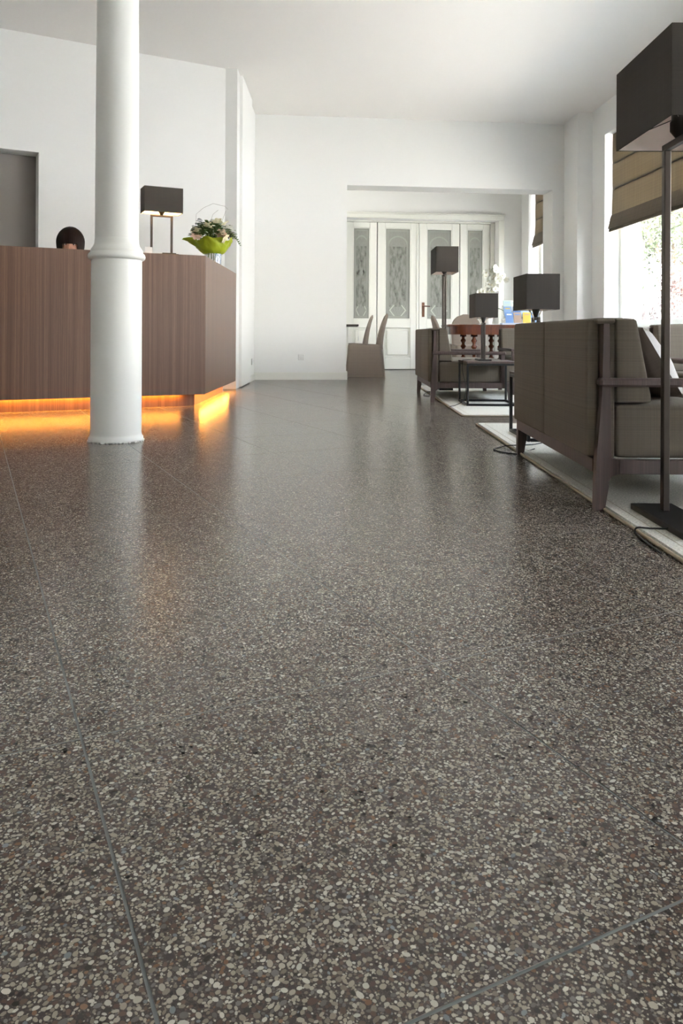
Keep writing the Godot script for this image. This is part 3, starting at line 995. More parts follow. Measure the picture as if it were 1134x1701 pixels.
func build_desk() -> void:
	glowing("led_glow", Color(1.0, 0.68, 0.28), 3.5)
	var o := thing("reception_desk", "walnut veneered reception desk with warm light under its front", "desk")
	var len_ := 3.1
	var turn := atan2(ALONG.y, ALONG.x)      # plan angle
	var fb := Basis(Vector3(ALONG.x, 0, -ALONG.y), Vector3.UP, Vector3(ALONG.x, 0, -ALONG.y).cross(Vector3.UP))
	var low := 0.107
	var m := MB.new(); m.box(Vector3(len_ / 2, (low + DESK) / 2, 0), Vector3(len_, DESK - low, 0.024), 0.002)
	var c := CORNER + INTO * 0.0125
	obj("front_panel", m, M.walnut_veneer, o, Transform3D(fb, P(c.x, c.y)))
	m = MB.new(); m.box(Vector3(0, (low + DESK) / 2, -0.9), Vector3(0.024, DESK - low, 1.8), 0.002)
	obj("end_panel", m, M.walnut_veneer_end, o, Transform3D(Basis.IDENTITY, P(CORNER.x - 0.013, CORNER.y + 0.006)))
	# ledge behind the panels, and the lower worktop
	var p := func(s: float, t: float) -> Vector2: return CORNER + ALONG * s + INTO * t
	m = MB.new()
	plan([p.call(0.03, 0.026), p.call(len_, 0.026), p.call(len_, 0.42), Vector2(-1.532, 6.51), Vector2(-1.532, 8.05), Vector2(-1.14, 8.05), Vector2(-1.14, 6.30)], DESK - 0.03, DESK - 0.002, m)
	obj("ledge", m, M.walnut_veneer, o)
	m = MB.new()
	plan([p.call(0.4, 0.42), p.call(len_, 0.42), p.call(len_, 0.44), Vector2(-1.552, 6.52), Vector2(-1.552, 8.05), Vector2(-1.532, 8.05), Vector2(-1.532, 6.51)], 0.1, DESK - 0.03, m)
	obj("inner_panel", m, M.walnut_veneer, o)
	m = MB.new()
	plan([p.call(0.02, 0.026), p.call(len_, 0.026), p.call(len_, 0.42), Vector2(-1.532, 6.51), Vector2(-1.532, 8.05), Vector2(-1.14, 8.05), Vector2(-1.14, 6.28)], 0.125, 0.14, m)
	obj("soffit", m, M.walnut_veneer, o)
	# plinth
	var q := p.call(0.045, 0.2) as Vector2
	var qe := p.call(len_, 0.2) as Vector2
	m = MB.new(); m.box(Vector3((len_ - 0.045) / 2, 0.0625, 0), Vector3(len_ - 0.045, 0.125, 0.02), 0.001)
	obj("plinth_front", m, M.walnut_veneer, o, Transform3D(fb, P(q.x, q.y)))
	m = MB.new(); m.box(Vector3(0, 0.0625, -0.77), Vector3(0.02, 0.125, 1.54), 0.001)
	obj("plinth_end", m, M.walnut_veneer_end, o, Transform3D(Basis.IDENTITY, P(q.x - 0.005, q.y + 0.02)))
	strip_light("led_strip", p.call(0.16, 0.17), p.call(len_ - 0.02, 0.17), 0.1205, o, 52.0)
	strip_light("led_strip", Vector2(-1.185, 6.42), Vector2(-1.185, 8.0), 0.1205, o, 70.0)

func build_column() -> void:
	var o := thing("column", "round white painted cast iron column with a ring collar", "column", P(-1.262, 4.29))
	var m := MB.new()
	m.lathe([[0.0, 0.0], [0.147, 0.0], [0.149, 0.008], [0.149, 0.022], [0.141, 0.032], [0.1385, 0.045], [0.1385, 0.5], [0.1375, 0.98], [0.1375, 1.012]], Vector3.ZERO, 72)
	obj("lower_shaft", m, M.column_paint, o)
	m = MB.new()
	m.lathe([[0.1375, 1.010], [0.146, 1.012], [0.154, 1.02], [0.156, 1.031], [0.153, 1.043], [0.146, 1.050], [0.143, 1.054], [0.142, 1.062], [0.138, 1.072], [0.128, 1.085], [0.1215, 1.10], [0.1185, 1.13]], Vector3.ZERO, 72)
	obj("collar", m, M.column_paint, o)
	m = MB.new()
	m.lathe([[0.1185, 1.128], [0.118, 1.4], [0.116, 2.0], [0.112, 2.7], [0.110, 3.2], [0.110, 3.4999]], Vector3.ZERO, 72)
	obj("upper_shaft", m, M.column_paint, o)
	# ragged line of paint and filler round the foot
	var r := RandomNumberGenerator.new(); r.seed = 6
	m = MB.new()
	for k in 46:
		var a := TAU * k / 46 + r.randf() * 0.1
		var w := r.randf_range(0.003, 0.008)
		var e := Vector3(cos(a), 0, sin(a))
		m.box(e * (0.149 + r.randf() * 0.006) + Vector3(0, 0.003, 0), Vector3(w, 0.006, 0.012), 0.001, Basis(Vector3.UP, -a))
	obj("paint_drips", m, M.column_paint, o)

func rounded(x0: float, d0: float, x1: float, d1: float, rad: float, seg := 5) -> Array:
	var out := []
	for c in [[x1 - rad, d1 - rad, 0.0], [x0 + rad, d1 - rad, PI / 2], [x0 + rad, d0 + rad, PI], [x1 - rad, d0 + rad, 3 * PI / 2]]:
		for k in seg + 1:
			var a: float = c[2] + PI / 2 * k / seg
			out.append(Vector2(c[0] + cos(a) * rad, c[1] + sin(a) * rad))
	return out

func build_rugs() -> void:
	for s in [[0.905, 1.1, 3.3, 5.15, "cream wool rug with bound edge under the near loveseat"], [0.895, 5.64, 3.05, 8.92, "cream wool rug under the farther loveseat and table"]]:
		var o := thing("rug", s[4], "rug", Vector3.ZERO, 0.0, "cream rugs")
		var m := MB.new()
		plan(rounded(s[0] + 0.012, s[1] + 0.012, s[2] - 0.012, s[3] - 0.012, 0.03), 0.0002, 0.0125, m)
		obj("pile", m, M.wool_rug, o)
		m = MB.new()
		var a := rounded(s[0], s[1], s[2], s[3], 0.035)
		var path := []
		for q in a: path.append(P(q.x, q.y, 0.006))
		path.append(path[0])
		m.tube(path, 0.006, 6, false)
		obj("binding", m, M.rug_binding, o)
		m = MB.new()
		a = rounded(s[0] + 0.05, s[1] + 0.05, s[2] - 0.05, s[3] - 0.05, 0.03)
		path = []
		for q in a: path.append(P(q.x, q.y, 0.0122))
		path.append(path[0])
		m.tube(path, 0.0012, 5, false)
		obj("stitch_line", m, M.rug_binding, o)

# ---------------------------------------------------------------- seating
func arc(pts: Array, cx: float, cy: float, rad: float, a0: float, a1: float, n := 6) -> void:
	for k in n + 1:
		var a := deg_to_rad(lerpf(a0, a1, float(k) / n))
		pts.append(Vector2(cx + cos(a) * rad, cy + sin(a) * rad))

func make_loveseat(label: String) -> Node3D:
	# x runs from the rear face (0) to the front, z along its length
	var o := thing("loveseat", label, "sofa", Vector3.ZERO, 0.0, "taupe loveseats with dark wood frames")
	var L := 1.26
	var h := L / 2
	for s in [-1.0, 1.0]:
		var z0: float = s * h - (0.036 if s > 0 else 0.0)
		var z1 := z0 + 0.036
		# rear post and leg in one piece
		var pts := [Vector2(0.004, 0.0), Vector2(0.036, 0.0)]
		pts.append(Vector2(0.05, 0.085))
		arc(pts, 0.085, 0.09, 0.036, 180, 90, 5)
		pts.append_array([Vector2(0.085, 0.176), Vector2(0.058, 0.182), Vector2(0.054, 0.40), Vector2(0.05, 0.642), Vector2(0.03, 0.642), Vector2(0.026, 0.4), Vector2(0.008, 0.18)])
		var m := MB.new(); m.prism(PackedVector2Array(pts), z0, z1)
		obj("rear_leg", m, M.dark_ash, o)
		pts = [Vector2(0.735, 0.0), Vector2(0.735, 0.176), Vector2(0.64, 0.176), Vector2(0.64, 0.126)]
		arc(pts, 0.66, 0.09, 0.036, 90, 0, 5)
		pts.append(Vector2(0.703, 0.0))
		m = MB.new(); m.prism(PackedVector2Array(pts), z0, z1)
		obj("front_leg", m, M.dark_ash, o)
		m = MB.new(); m.box(Vector3(0.3625, 0.151, (z0 + z1) / 2), Vector3(0.555, 0.05, 0.034), 0.003)
		obj("side_rail", m, M.dark_ash, o)
		m = MB.new(); m.box(Vector3(0.648, 0.30, (z0 + z1) / 2), Vector3(0.036, 0.254, 0.03), 0.004)
		obj("arm_post", m, M.dark_ash, o)
		var zo := z1 if s > 0 else z0
		m = MB.new(); m.box(Vector3(0.345, 0.441, zo - s * 0.012), Vector3(0.66, 0.03, 0.05), 0.008)
		obj("armrest", m, M.dark_ash, o)
	for x in [[0.016, 0.152], [0.722, 0.152]]:
		var m := MB.new(); m.box(Vector3(x[0], x[1], 0), Vector3(0.022, 0.05, L - 0.07), 0.003)
		obj("long_rail", m, M.dark_ash, o)
	# upholstered back: two padded shells side by side
	for s in [-1.0, 1.0]:
		var m := MB.new(); m.cushion(Vector3(0.0055, 0.42, s * (h - 0.036) / 2), Vector3(0.045, 0.478, h - 0.037), 0.012, Vector3(0.008, 0, 0))
		obj("back_shell", m, M.taupe_fabric, o)
	var m2 := MB.new(); m2.box(Vector3(0.064, 0.41, 0), Vector3(0.02, 0.465, L - 0.03), 0.005)
	obj("back_board", m2, M.taupe_fabric, o)
	m2 = MB.new(); m2.box(Vector3(0.04, 0.652, 0), Vector3(0.07, 0.018, L - 0.02), 0.007)
	obj("top_roll", m2, M.taupe_fabric, o)
	for s in [-1.0, 1.0]:
		m2 = MB.new()
		var hw := h - 0.004
		m2.cushion(Vector3(0.125, 0.515, s * hw / 2), Vector3(0.10, 0.292, hw - 0.004), 0.014, Vector3(0.006, 0.008, 0), Basis.IDENTITY, 10, 0.028)
		obj("back_cushion", m2, M.taupe_fabric, o)
		m2 = MB.new()
		m2.cushion(Vector3(0.428, 0.2705, s * hw / 2 * 0.965), Vector3(0.70, 0.195, (hw - 0.004) * 0.965), 0.03, Vector3(0.012, 0.008, 0))
		obj("seat_cushion", m2, M.taupe_fabric, o)
	return o

func build_loveseats() -> void:
	var a := make_loveseat("dark framed taupe loveseat seen from behind, standing beside the tall floor lamp")
	a.position = P(0.876, 3.25); a.rotation.y = -0.012
	again(a, P(0.795, 7.46), 0.0, "dark framed taupe loveseat seen from its side, standing at the farther rug")
	again(a, P(2.62, 4.98, 0.0127), -PI / 2, "taupe loveseat facing the room with its back to the dining room")
	again(a, P(2.33, 8.3, 0.0127), -PI / 2, "taupe loveseat in front of the wooden table, partly hidden by side tables")
	var o := thing("scatter_cushion", "silky grey brown scatter cushion leaning on the loveseat back", "cushion", P(1.14, 2.93, 0.505))
	var m := MB.new()
	var rows := []
	var n := 18
	var w := 0.4
	for side in [1.0, -1.0]:
		rows = []
		for i in n + 1:
			var row := PackedVector3Array()
			for j in n + 1:
				var u := 2.0 * i / n - 1; var v := 2.0 * j / n - 1
				var pinch := 1.0 - 0.02 * (1 - absf(u * v)) * (u * u + v * v) * 0.5
				var th := pow(maxf(0.0, (1 - u * u) * (1 - v * v)), 0.42) * 0.068
				th += 0.006 * sin(u * 7 + v * 3) * (1 - u * u) * (1 - v * v)
				row.append(Vector3(side * th, u * w / 2 * 0.74 * pinch, v * w / 2 * pinch))
			rows.append(row)
		m.patch(rows, Vector3.ZERO)
	obj("cover", m, M.silky_cushion, o, Transform3D(Basis(Vector3.BACK, 0.55), Vector3.ZERO))
	o.rotation.y = 0.05

# ---------------------------------------------------------------- side tables and lamps
func build_side_tables() -> void:
	var o := thing("side_table", "low black framed side table carrying the lamp by the farther loveseat", "table", P(1.258, 6.585, 0.0125), 0.0, "black framed side tables")
	var w := 0.43; var d := 0.46; var h := 0.37; var t := 0.018
	var m := MB.new(); m.box(Vector3(0, h - 0.008, 0), Vector3(w, 0.016, d), 0.002)
	obj("table_top", m, M.dark_ash, o)
	for sx in [-1, 1]:
		for sz in [-1, 1]:
			m = MB.new(); m.box(Vector3(sx * (w - t) / 2, (h - 0.016) / 2, sz * (d - t) / 2), Vector3(t, h - 0.016, t), 0.002)
			obj("leg", m, M.table_frame, o)
	for s in [-1, 1]:
		for y in [t / 2, h - 0.016 - t / 2]:
			m = MB.new(); m.box(Vector3(s * (w - t) / 2, y, 0), Vector3(t, t, d - 2 * t), 0.002)
			obj("rail", m, M.table_frame, o)
			m = MB.new(); m.box(Vector3(0, y, s * (d - t) / 2), Vector3(w - 2 * t, t, t), 0.002)
			obj("rail", m, M.table_frame, o)
	again(o, P(1.245, 4.46, 0.0125), 0.0, "low black framed side table half hidden behind the near loveseat")

func make_lamp(called: String, label: String, L: float, W: float, H: float, low: float, reach: float, plate: Vector3, post: float, lit: bool, group: String, drop := 0.03) -> Node3D:
	# shade L long (x), W wide (z), H high, its lower edge at height low; a rectangular hoop of two posts carries it
	var o := thing(called, label, "lamp", Vector3.ZERO, 0.0, group)
	var m := MB.new(); m.box(Vector3(0, plate.y / 2, 0), plate, 0.002)
	obj("base_plate", m, M.black_metal, o)
	var top := low - drop
	for s in [-1.0, 1.0]:
		m = MB.new(); m.box(Vector3(s * reach, (plate.y + top) / 2, 0), Vector3(post, top - plate.y, post * 0.8), 0.002)
		obj("post", m, M.bronze_metal, o)
	m = MB.new(); m.box(Vector3(0, top + post * 0.4 - 0.0001, 0), Vector3(reach * 2 + post, post * 0.8, post * 0.8), 0.002)
	obj("hoop_bar", m, M.bronze_metal, o)
	m = MB.new(); m.lathe([[0.0, top + post * 0.8], [0.01, top + post * 0.8], [0.026, low + 0.012], [0.026, low + 0.04], [0.022, low + 0.045], [0.022, low + 0.065], [0.0, low + 0.065]], Vector3.ZERO, 20)
	obj("socket", m, M.black_metal, o)
	# shade: four walls, cloth outside and pale lining inside
	var sh := Node3D.new(); sh.name = "shade"; o.add_child(sh)
	var t := 0.004
	m = MB.new()
	var lm := MB.new()
	for s in [-1.0, 1.0]:
		m.box(Vector3(0, low + H / 2, s * (W / 2 - t / 2)), Vector3(L, H, t), 0.0008)
		m.box(Vector3(s * (L / 2 - t / 2), low + H / 2, 0), Vector3(t, H, W - 2 * t), 0.0008)
		lm.box(Vector3(0, low + H / 2, s * (W / 2 - t - 0.001)), Vector3(L - 2 * t, H - 0.004, 0.0015))
		lm.box(Vector3(s * (L / 2 - t - 0.001), low + H / 2, 0), Vector3(0.0015, H - 0.004, W - 2 * t - 0.004))
	obj("cover", m, M.shade_cloth, sh)
	obj("lining", lm, M.shade_lining, sh)
	m = MB.new()
	for s in [[1, 1], [1, -1], [-1, 1], [-1, -1]]:
		m.tube([Vector3(0, low + 0.055, 0), Vector3(s[0] * (L / 2 - 0.008), low + 0.03, s[1] * (W / 2 - 0.008))], 0.0015, 5)
	obj("spider", m, M.bronze_metal, sh)
	m = MB.new(); m.lathe([[0.0, low + 0.065], [0.014, low + 0.07], [0.03, low + 0.105], [0.034, low + 0.125], [0.026, low + 0.15], [0.0, low + 0.161]], Vector3.ZERO, 18)
	obj("bulb", m, M.bulb_glow if lit else M.bulb_off, o)
	if lit:
		m = MB.new(); m.box(Vector3(0, low + H - 0.004, 0), Vector3(L - 2 * t - 0.003, 0.002, W - 2 * t - 0.003))
		obj("top_cover", m, M.shade_lining, sh)
	if drop > 0.05:
		for s in [-1.0, 1.0]:
			m = MB.new(); m.tube([Vector3(0, top, s * 0.012), Vector3(0, top + drop * 0.35, s * 0.016), Vector3(0, low - 0.006, s * 0.034), Vector3(0, low + 0.001, s * 0.045), Vector3(0, low + 0.001, s * (W / 2 - 0.006))], 0.003, 6)
			obj("bracket_arm", m, M.pale_metal, o)
	return o

func build_lamps() -> void:
	glowing("bulb_glow", Color(1.0, 0.80, 0.48), 1.3)
	mat("pale_metal", Color(0.80, 0.76, 0.70), 0.35, 0.3)
	mat("bulb_off", Color(0.92, 0.91, 0.88), 0.3)
	var a := make_lamp("floor_lamp", "tall floor lamp with dark box shade beside the near loveseat", 0.44, 0.235, 0.263, 1.22, 0.09, Vector3(0.40, 0.02, 0.14), 0.026, false, "dark shaded hoop floor lamps")
	a.position = P(1.055, 2.40, 0.0125); a.rotation.y = PI / 2
	var far_lamp := again(a, P(1.12, 8.36, 0.0125), PI / 2 + 0.01, "tall dark shaded floor lamp standing between the far loveseat and the wooden table")
	far_lamp.scale = Vector3(1.0, 1.035, 1.03)
	var b := make_lamp("table_lamp", "dark box shaded table lamp on the side table by the farther loveseat", 0.30, 0.195, 0.206, 0.37, 0.055, Vector3(0.2, 0.012, 0.11), 0.022, false, "dark shaded table lamps", 0.06)
	b.position = P(1.232, 6.65, 0.3827); b.rotation.y = PI / 2
	again(b, P(1.16, 4.57, 0.3827), PI / 2 + 0.03, "dark box shaded table lamp rising behind the near loveseat")
	for s in [["black lamp cord running from the near floor lamp off the rug edge", [P(0.992, 2.30, 0.026), P(0.975, 2.305, 0.02), P(0.94, 2.32, 0.017), P(0.908, 2.335, 0.016), P(0.897, 2.33, 0.006), P(0.888, 2.28, 0.004), P(0.88, 2.1, 0.004)]],
			["thin dark cord hanging from the side table to the rug edge", [P(1.13, 6.65, 0.388), P(1.06, 6.62, 0.388), P(1.04, 6.55, 0.385), P(1.036, 6.54, 0.30), P(1.06, 6.5, 0.15), P(1.02, 6.42, 0.05), P(0.95, 6.36, 0.018), P(0.9, 6.3, 0.014), P(0.888, 6.28, 0.005), P(0.87, 6.2, 0.004)]],
			["looped dark cord on the floor by the loveseat leg", [P(1.2, 4.3, 0.016), P(1.05, 4.12, 0.016), P(0.95, 4.08, 0.016), P(0.9, 4.08, 0.014), P(0.86, 4.1, 0.004), P(0.80, 4.0, 0.004), P(0.83, 3.9, 0.004), P(0.90, 3.86, 0.005), P(1.0, 3.95, 0.016)]],
			["tangled dark cord on the floor by the far floor lamp", [P(1.05, 8.3, 0.016), P(0.98, 8.0, 0.016), P(0.9, 7.9, 0.013), P(0.85, 7.8, 0.004), P(0.82, 7.6, 0.004), P(0.86, 7.5, 0.004), P(0.89, 7.7, 0.006), P(0.96, 7.9, 0.017)]]]:
		var curve := Curve3D.new()
		var pts: Array = s[1]
		for k in pts.size():
			var d: Vector3 = (pts[mini(k + 1, pts.size() - 1)] - pts[maxi(k - 1, 0)]) * 0.16
			curve.add_point(pts[k], -d, d)
		var path := []
		for q in curve.tessellate(4, 3): path.append(q)
		var m := MB.new(); m.tube(path, 0.003, 6)
		tag(obj("lamp_cord", m, M.black_rubber), s[0], "cord", "dark lamp cords")

# ---------------------------------------------------------------- reading table with its things
func build_reading_table() -> void:
	var H := 0.725
	var o := thing("wooden_table", "polished reddish wooden table with turned legs by the opening", "table", P(1.94, 9.3))
	var m := MB.new()
	var poly := PackedVector2Array()
	for q in rounded(-0.7, -0.42, 0.7, 0.42, 0.2, 8): poly.append(q)
	var flat := Basis(Vector3(1, 0, 0), Vector3(0, 0, -1), Vector3(0, 1, 0))
	m.prism(poly, H - 0.022, H, flat)
	obj("table_top", m, M.polished_mahogany, o)
	m = MB.new()
	poly = PackedVector2Array()
	for q in rounded(-0.66, -0.38, 0.66, 0.38, 0.17, 8): poly.append(q)
	m.prism(poly, H - 0.115, H - 0.022, flat)
	obj("apron", m, M.polished_mahogany, o)
	for s in [[-0.38, 0.3], [-0.07, 0.3], [-0.08, -0.2], [0.42, 0.3], [0.42, -0.25], [-0.42, -0.25]]:
		m = MB.new()
		var prof := [[0.0, 0.0], [0.018, 0.0], [0.03, 0.03], [0.02, 0.06]]
		for k in 9:
			var y := 0.08 + k * 0.072
			prof.append_array([[0.02, y], [0.034, y + 0.018], [0.034, y + 0.03], [0.02, y + 0.048]])
		prof.append_array([[0.04, 0.585], [0.04, H - 0.115]])
		m.lathe(prof, Vector3(s[0], 0, s[1]), 16)
		obj("turned_leg", m, M.polished_mahogany, o)
	# papers
	var r := RandomNumberGenerator.new(); r.seed = 15
	for s in [[1.72, 9.02, 0.26, 0.2, 0.008, 0.05, Color(0.86, 0.87, 0.88), "open newspaper lying on the near edge of the wooden table"], [2.02, 9.02, 0.28, 0.2, 0.022, -0.06, Color(0.76, 0.80, 0.86), "thick pale blue stack of newspapers on the wooden table"], [2.34, 9.02, 0.28, 0.22, 0.012, 0.05, Color(0.84, 0.83, 0.8), "folded newspaper on the wooden table beside the brochures"], [1.50, 9.08, 0.15, 0.2, 0.008, 0.1, Color(0.62, 0.58, 0.54), "glossy magazine on the wooden table left of the lamp"], [1.34, 9.12, 0.13, 0.19, 0.006, -0.1, Color(0.72, 0.68, 0.65), "pale magazine near the rounded end of the wooden table"]]:
		var pm := mat("paper_%d" % r.randi_range(100, 99999), s[6], 0.55)
		var t := thing("newspaper" if s[2] > 0.25 else "magazine", s[7], "newspaper" if s[2] > 0.25 else "magazine", P(s[0], s[1], H + 0.0003), s[5], "papers on the wooden table")
		var n := 4
		for k in n:
			m = MB.new(); m.box(Vector3(r.randf_range(-0.006, 0.006), s[4] * (k + 0.5) / n, r.randf_range(-0.006, 0.006)), Vector3(s[2], s[4] / n * 0.96, s[3]), 0.0004, Basis(Vector3.UP, r.randf_range(-0.05, 0.05)))
			obj("sheet", m, pm, t)
	# brochure rack
	var rack := thing("brochure_rack", "stepped clear rack full of brochures on the wooden table", "rack", P(2.2, 9.38, H))
	m = MB.new(); m.box(Vector3(0, 0.006, 0), Vector3(0.44, 0.012, 0.24), 0.002)
	obj("base", m, M.white_plastic, rack)
	for k in 3:
		m = MB.new(); m.box(Vector3(0, 0.05 + 0.075 * k, 0.055 - 0.075 * k), Vector3(0.43, 0.1 + 0.0 * k, 0.004), 0.001, Basis(Vector3.RIGHT, -0.25))
		obj("tier_back", m, M.vase_glass, rack)
	for s in [-1, 1]:
		m = MB.new(); m.prism(PackedVector2Array([Vector2(-0.11, 0.012), Vector2(0.11, 0.012), Vector2(0.11, 0.06), Vector2(-0.06, 0.24), Vector2(-0.11, 0.24)]), s * 0.218 - 0.002, s * 0.218 + 0.002, Basis(Vector3(0, 0, 1), Vector3.UP, Vector3(-1, 0, 0)))
		obj("side_panel", m, M.vase_glass, rack)
	var cols := [Color(0.36, 0.48, 0.66), Color(0.62, 0.70, 0.78), Color(0.74, 0.62, 0.25), Color(0.80, 0.80, 0.78), Color(0.30, 0.42, 0.60), Color(0.58, 0.50, 0.44), Color(0.66, 0.72, 0.70), Color(0.45, 0.56, 0.70)]
	var names := ["deep blue", "pale blue", "mustard yellow", "white", "navy blue", "brown", "grey green", "sky blue"]
	var where := ["front", "middle", "top"]
	var kk := 0
	for tier in 3:
		for c in 4:
			var ci := (kk * 5 + tier * 3) % 8
			var bm: StandardMaterial3D = M.get("brochure_%d" % ci) if M.has("brochure_%d" % ci) else mat("brochure_%d" % ci, cols[ci], 0.35)
			var t := thing("brochure", "%s brochure in the %s row of the rack, place %s from the lamp" % [names[ci], where[tier], ["one", "two", "three", "four"][c]], "brochure", P(2.2 - 0.156 + c * 0.104 + 0.003 * sin(kk * 4.1), 9.38 - 0.068 + 0.075 * tier, H + 0.02 + 0.075 * tier), 0.0, "brochures in the rack")
			m = MB.new(); m.box(Vector3(0, 0.07, -0.012), Vector3(0.094, 0.14, 0.006), 0.001, Basis(Vector3.RIGHT, -0.25))
			obj("cover", m, bm, t)
			m = MB.new(); m.box(Vector3(0, 0.112, -0.019), Vector3(0.06, 0.014, 0.001), 0.0, Basis(Vector3.RIGHT, -0.25))
			obj("title_band", m, M.get("brochure_%d" % ((ci + 3) % 8), M.paper_white), t)
			t.rotation.z = 0.03 * sin(kk * 2.3)
			kk += 1
	build_orchid(P(1.80, 9.42, H))

func build_orchid(at: Vector3) -> void:
	var o := thing("potted_orchid", "white flowering orchid in a pot on the wooden table", "plant", at)
	var m := MB.new(); m.lathe([[0.0, 0.0], [0.05, 0.0], [0.062, 0.11], [0.066, 0.115], [0.066, 0.125], [0.058, 0.125], [0.055, 0.105], [0.0, 0.1]], Vector3.ZERO, 28)
	obj("pot", m, M.white_plastic, o)
	var r := RandomNumberGenerator.new(); r.seed = 31
	for k in 5:
		var a := TAU * k / 5 + 0.3
		var rows := []
		for i in 9:
			var t := i / 8.0
			var c := Vector3(cos(a), 0, sin(a)) * (0.02 + t * 0.17) + Vector3(0, 0.11 + 0.09 * sin(t * 2.4), 0)
			var sd := Vector3(-sin(a), 0, cos(a)) * 0.032 * sqrt(maxf(0.0, sin(PI * (0.08 + t * 0.92))))
			rows.append(PackedVector3Array([c - sd + Vector3(0, 0.008, 0), c, c + sd + Vector3(0, 0.008, 0)]))
		m = MB.new(); m.grid(rows, false)
		obj("leaf", m, M.leaf_dark, o)
	# one blossom, then copies along two bent stems
	var fm := MB.new()
	for k in 5:
		var a := TAU * k / 5 + PI / 2
		var w := 0.03 if k in [1, 4] else 0.02
		var rows := []
		for i in 6:
			var t := i / 5.0
			var c := Vector3(cos(a), sin(a), 0) * (0.004 + t * 0.042) + Vector3(0, 0, 0.012 * t * t)
			var sd := Vector3(-sin(a), cos(a), 0) * w * sqrt(maxf(0.0, sin(PI * (0.06 + 0.94 * t))))
			rows.append(PackedVector3Array([c - sd, c + Vector3(0, 0, 0.004), c + sd]))
		fm.grid(rows, false)
	var flower := fm.mesh()
	var lipm := MB.new(); lipm.lathe([[0.0, 0.0], [0.008, 0.004], [0.006, 0.018], [0.0, 0.02]], Vector3.ZERO, 8, Basis(Vector3.RIGHT, PI / 2))
	var lip := lipm.mesh()
	var stems := [[Vector3(-0.01, 0.1, 0), Vector3(-0.03, 0.4, 0.01), Vector3(-0.02, 0.62, 0.02), Vector3(0.03, 0.70, 0.05), Vector3(0.10, 0.66, 0.09)], [Vector3(0.015, 0.1, 0.01), Vector3(0.0, 0.36, 0.02), Vector3(0.05, 0.54, 0.04), Vector3(0.11, 0.60, 0.07), Vector3(0.15, 0.55, 0.1)]]
	for s in stems.size():
		var curve := Curve3D.new()
		for k in stems[s].size():
			var d: Vector3 = (stems[s][mini(k + 1, stems[s].size() - 1)] - stems[s][maxi(k - 1, 0)]) * 0.16
			curve.add_point(stems[s][k], -d, d)
		var path := []
		for q in curve.tessellate(4, 4): path.append(q)
		m = MB.new(); m.tube(path, 0.004, 6)
		obj("stem", m, M.stem_green, o)
		for k in 13:
			var q := curve.sample_baked(curve.get_baked_length() * (0.47 + 0.53 * k / 12.0))
			var fl := obj("blossom", flower, M.petal_white, o, Transform3D(Basis.from_euler(Vector3(r.randf_range(-0.4, 0.3), r.randf_range(-0.7, 0.7), r.randf_range(-0.3, 0.3))).scaled(Vector3.ONE * r.randf_range(0.85, 1.1)), q + Vector3(r.randf_range(-0.05, 0.05), r.randf_range(-0.03, 0.03), 0.02 + r.randf() * 0.04)))
			obj("lip", lip, M.petal_cream, fl)
	for q in [Vector3(-0.11, 0.40, 0.04), Vector3(-0.07, 0.42, 0.05), Vector3(-0.03, 0.40, 0.05), Vector3(0.02, 0.41, 0.06)]:
		var fl := obj("blossom", flower, M.petal_white, o, Transform3D(Basis.from_euler(Vector3(0, r.randf_range(-0.5, 0.5), 0)), q))
		obj("lip", lip, M.petal_cream, fl)
	m = MB.new(); m.tube([Vector3(-0.025, 0.36, 0.01), Vector3(-0.06, 0.41, 0.03), Vector3(-0.11, 0.40, 0.035)], 0.003, 6)
	obj("stem", m, M.stem_green, o)

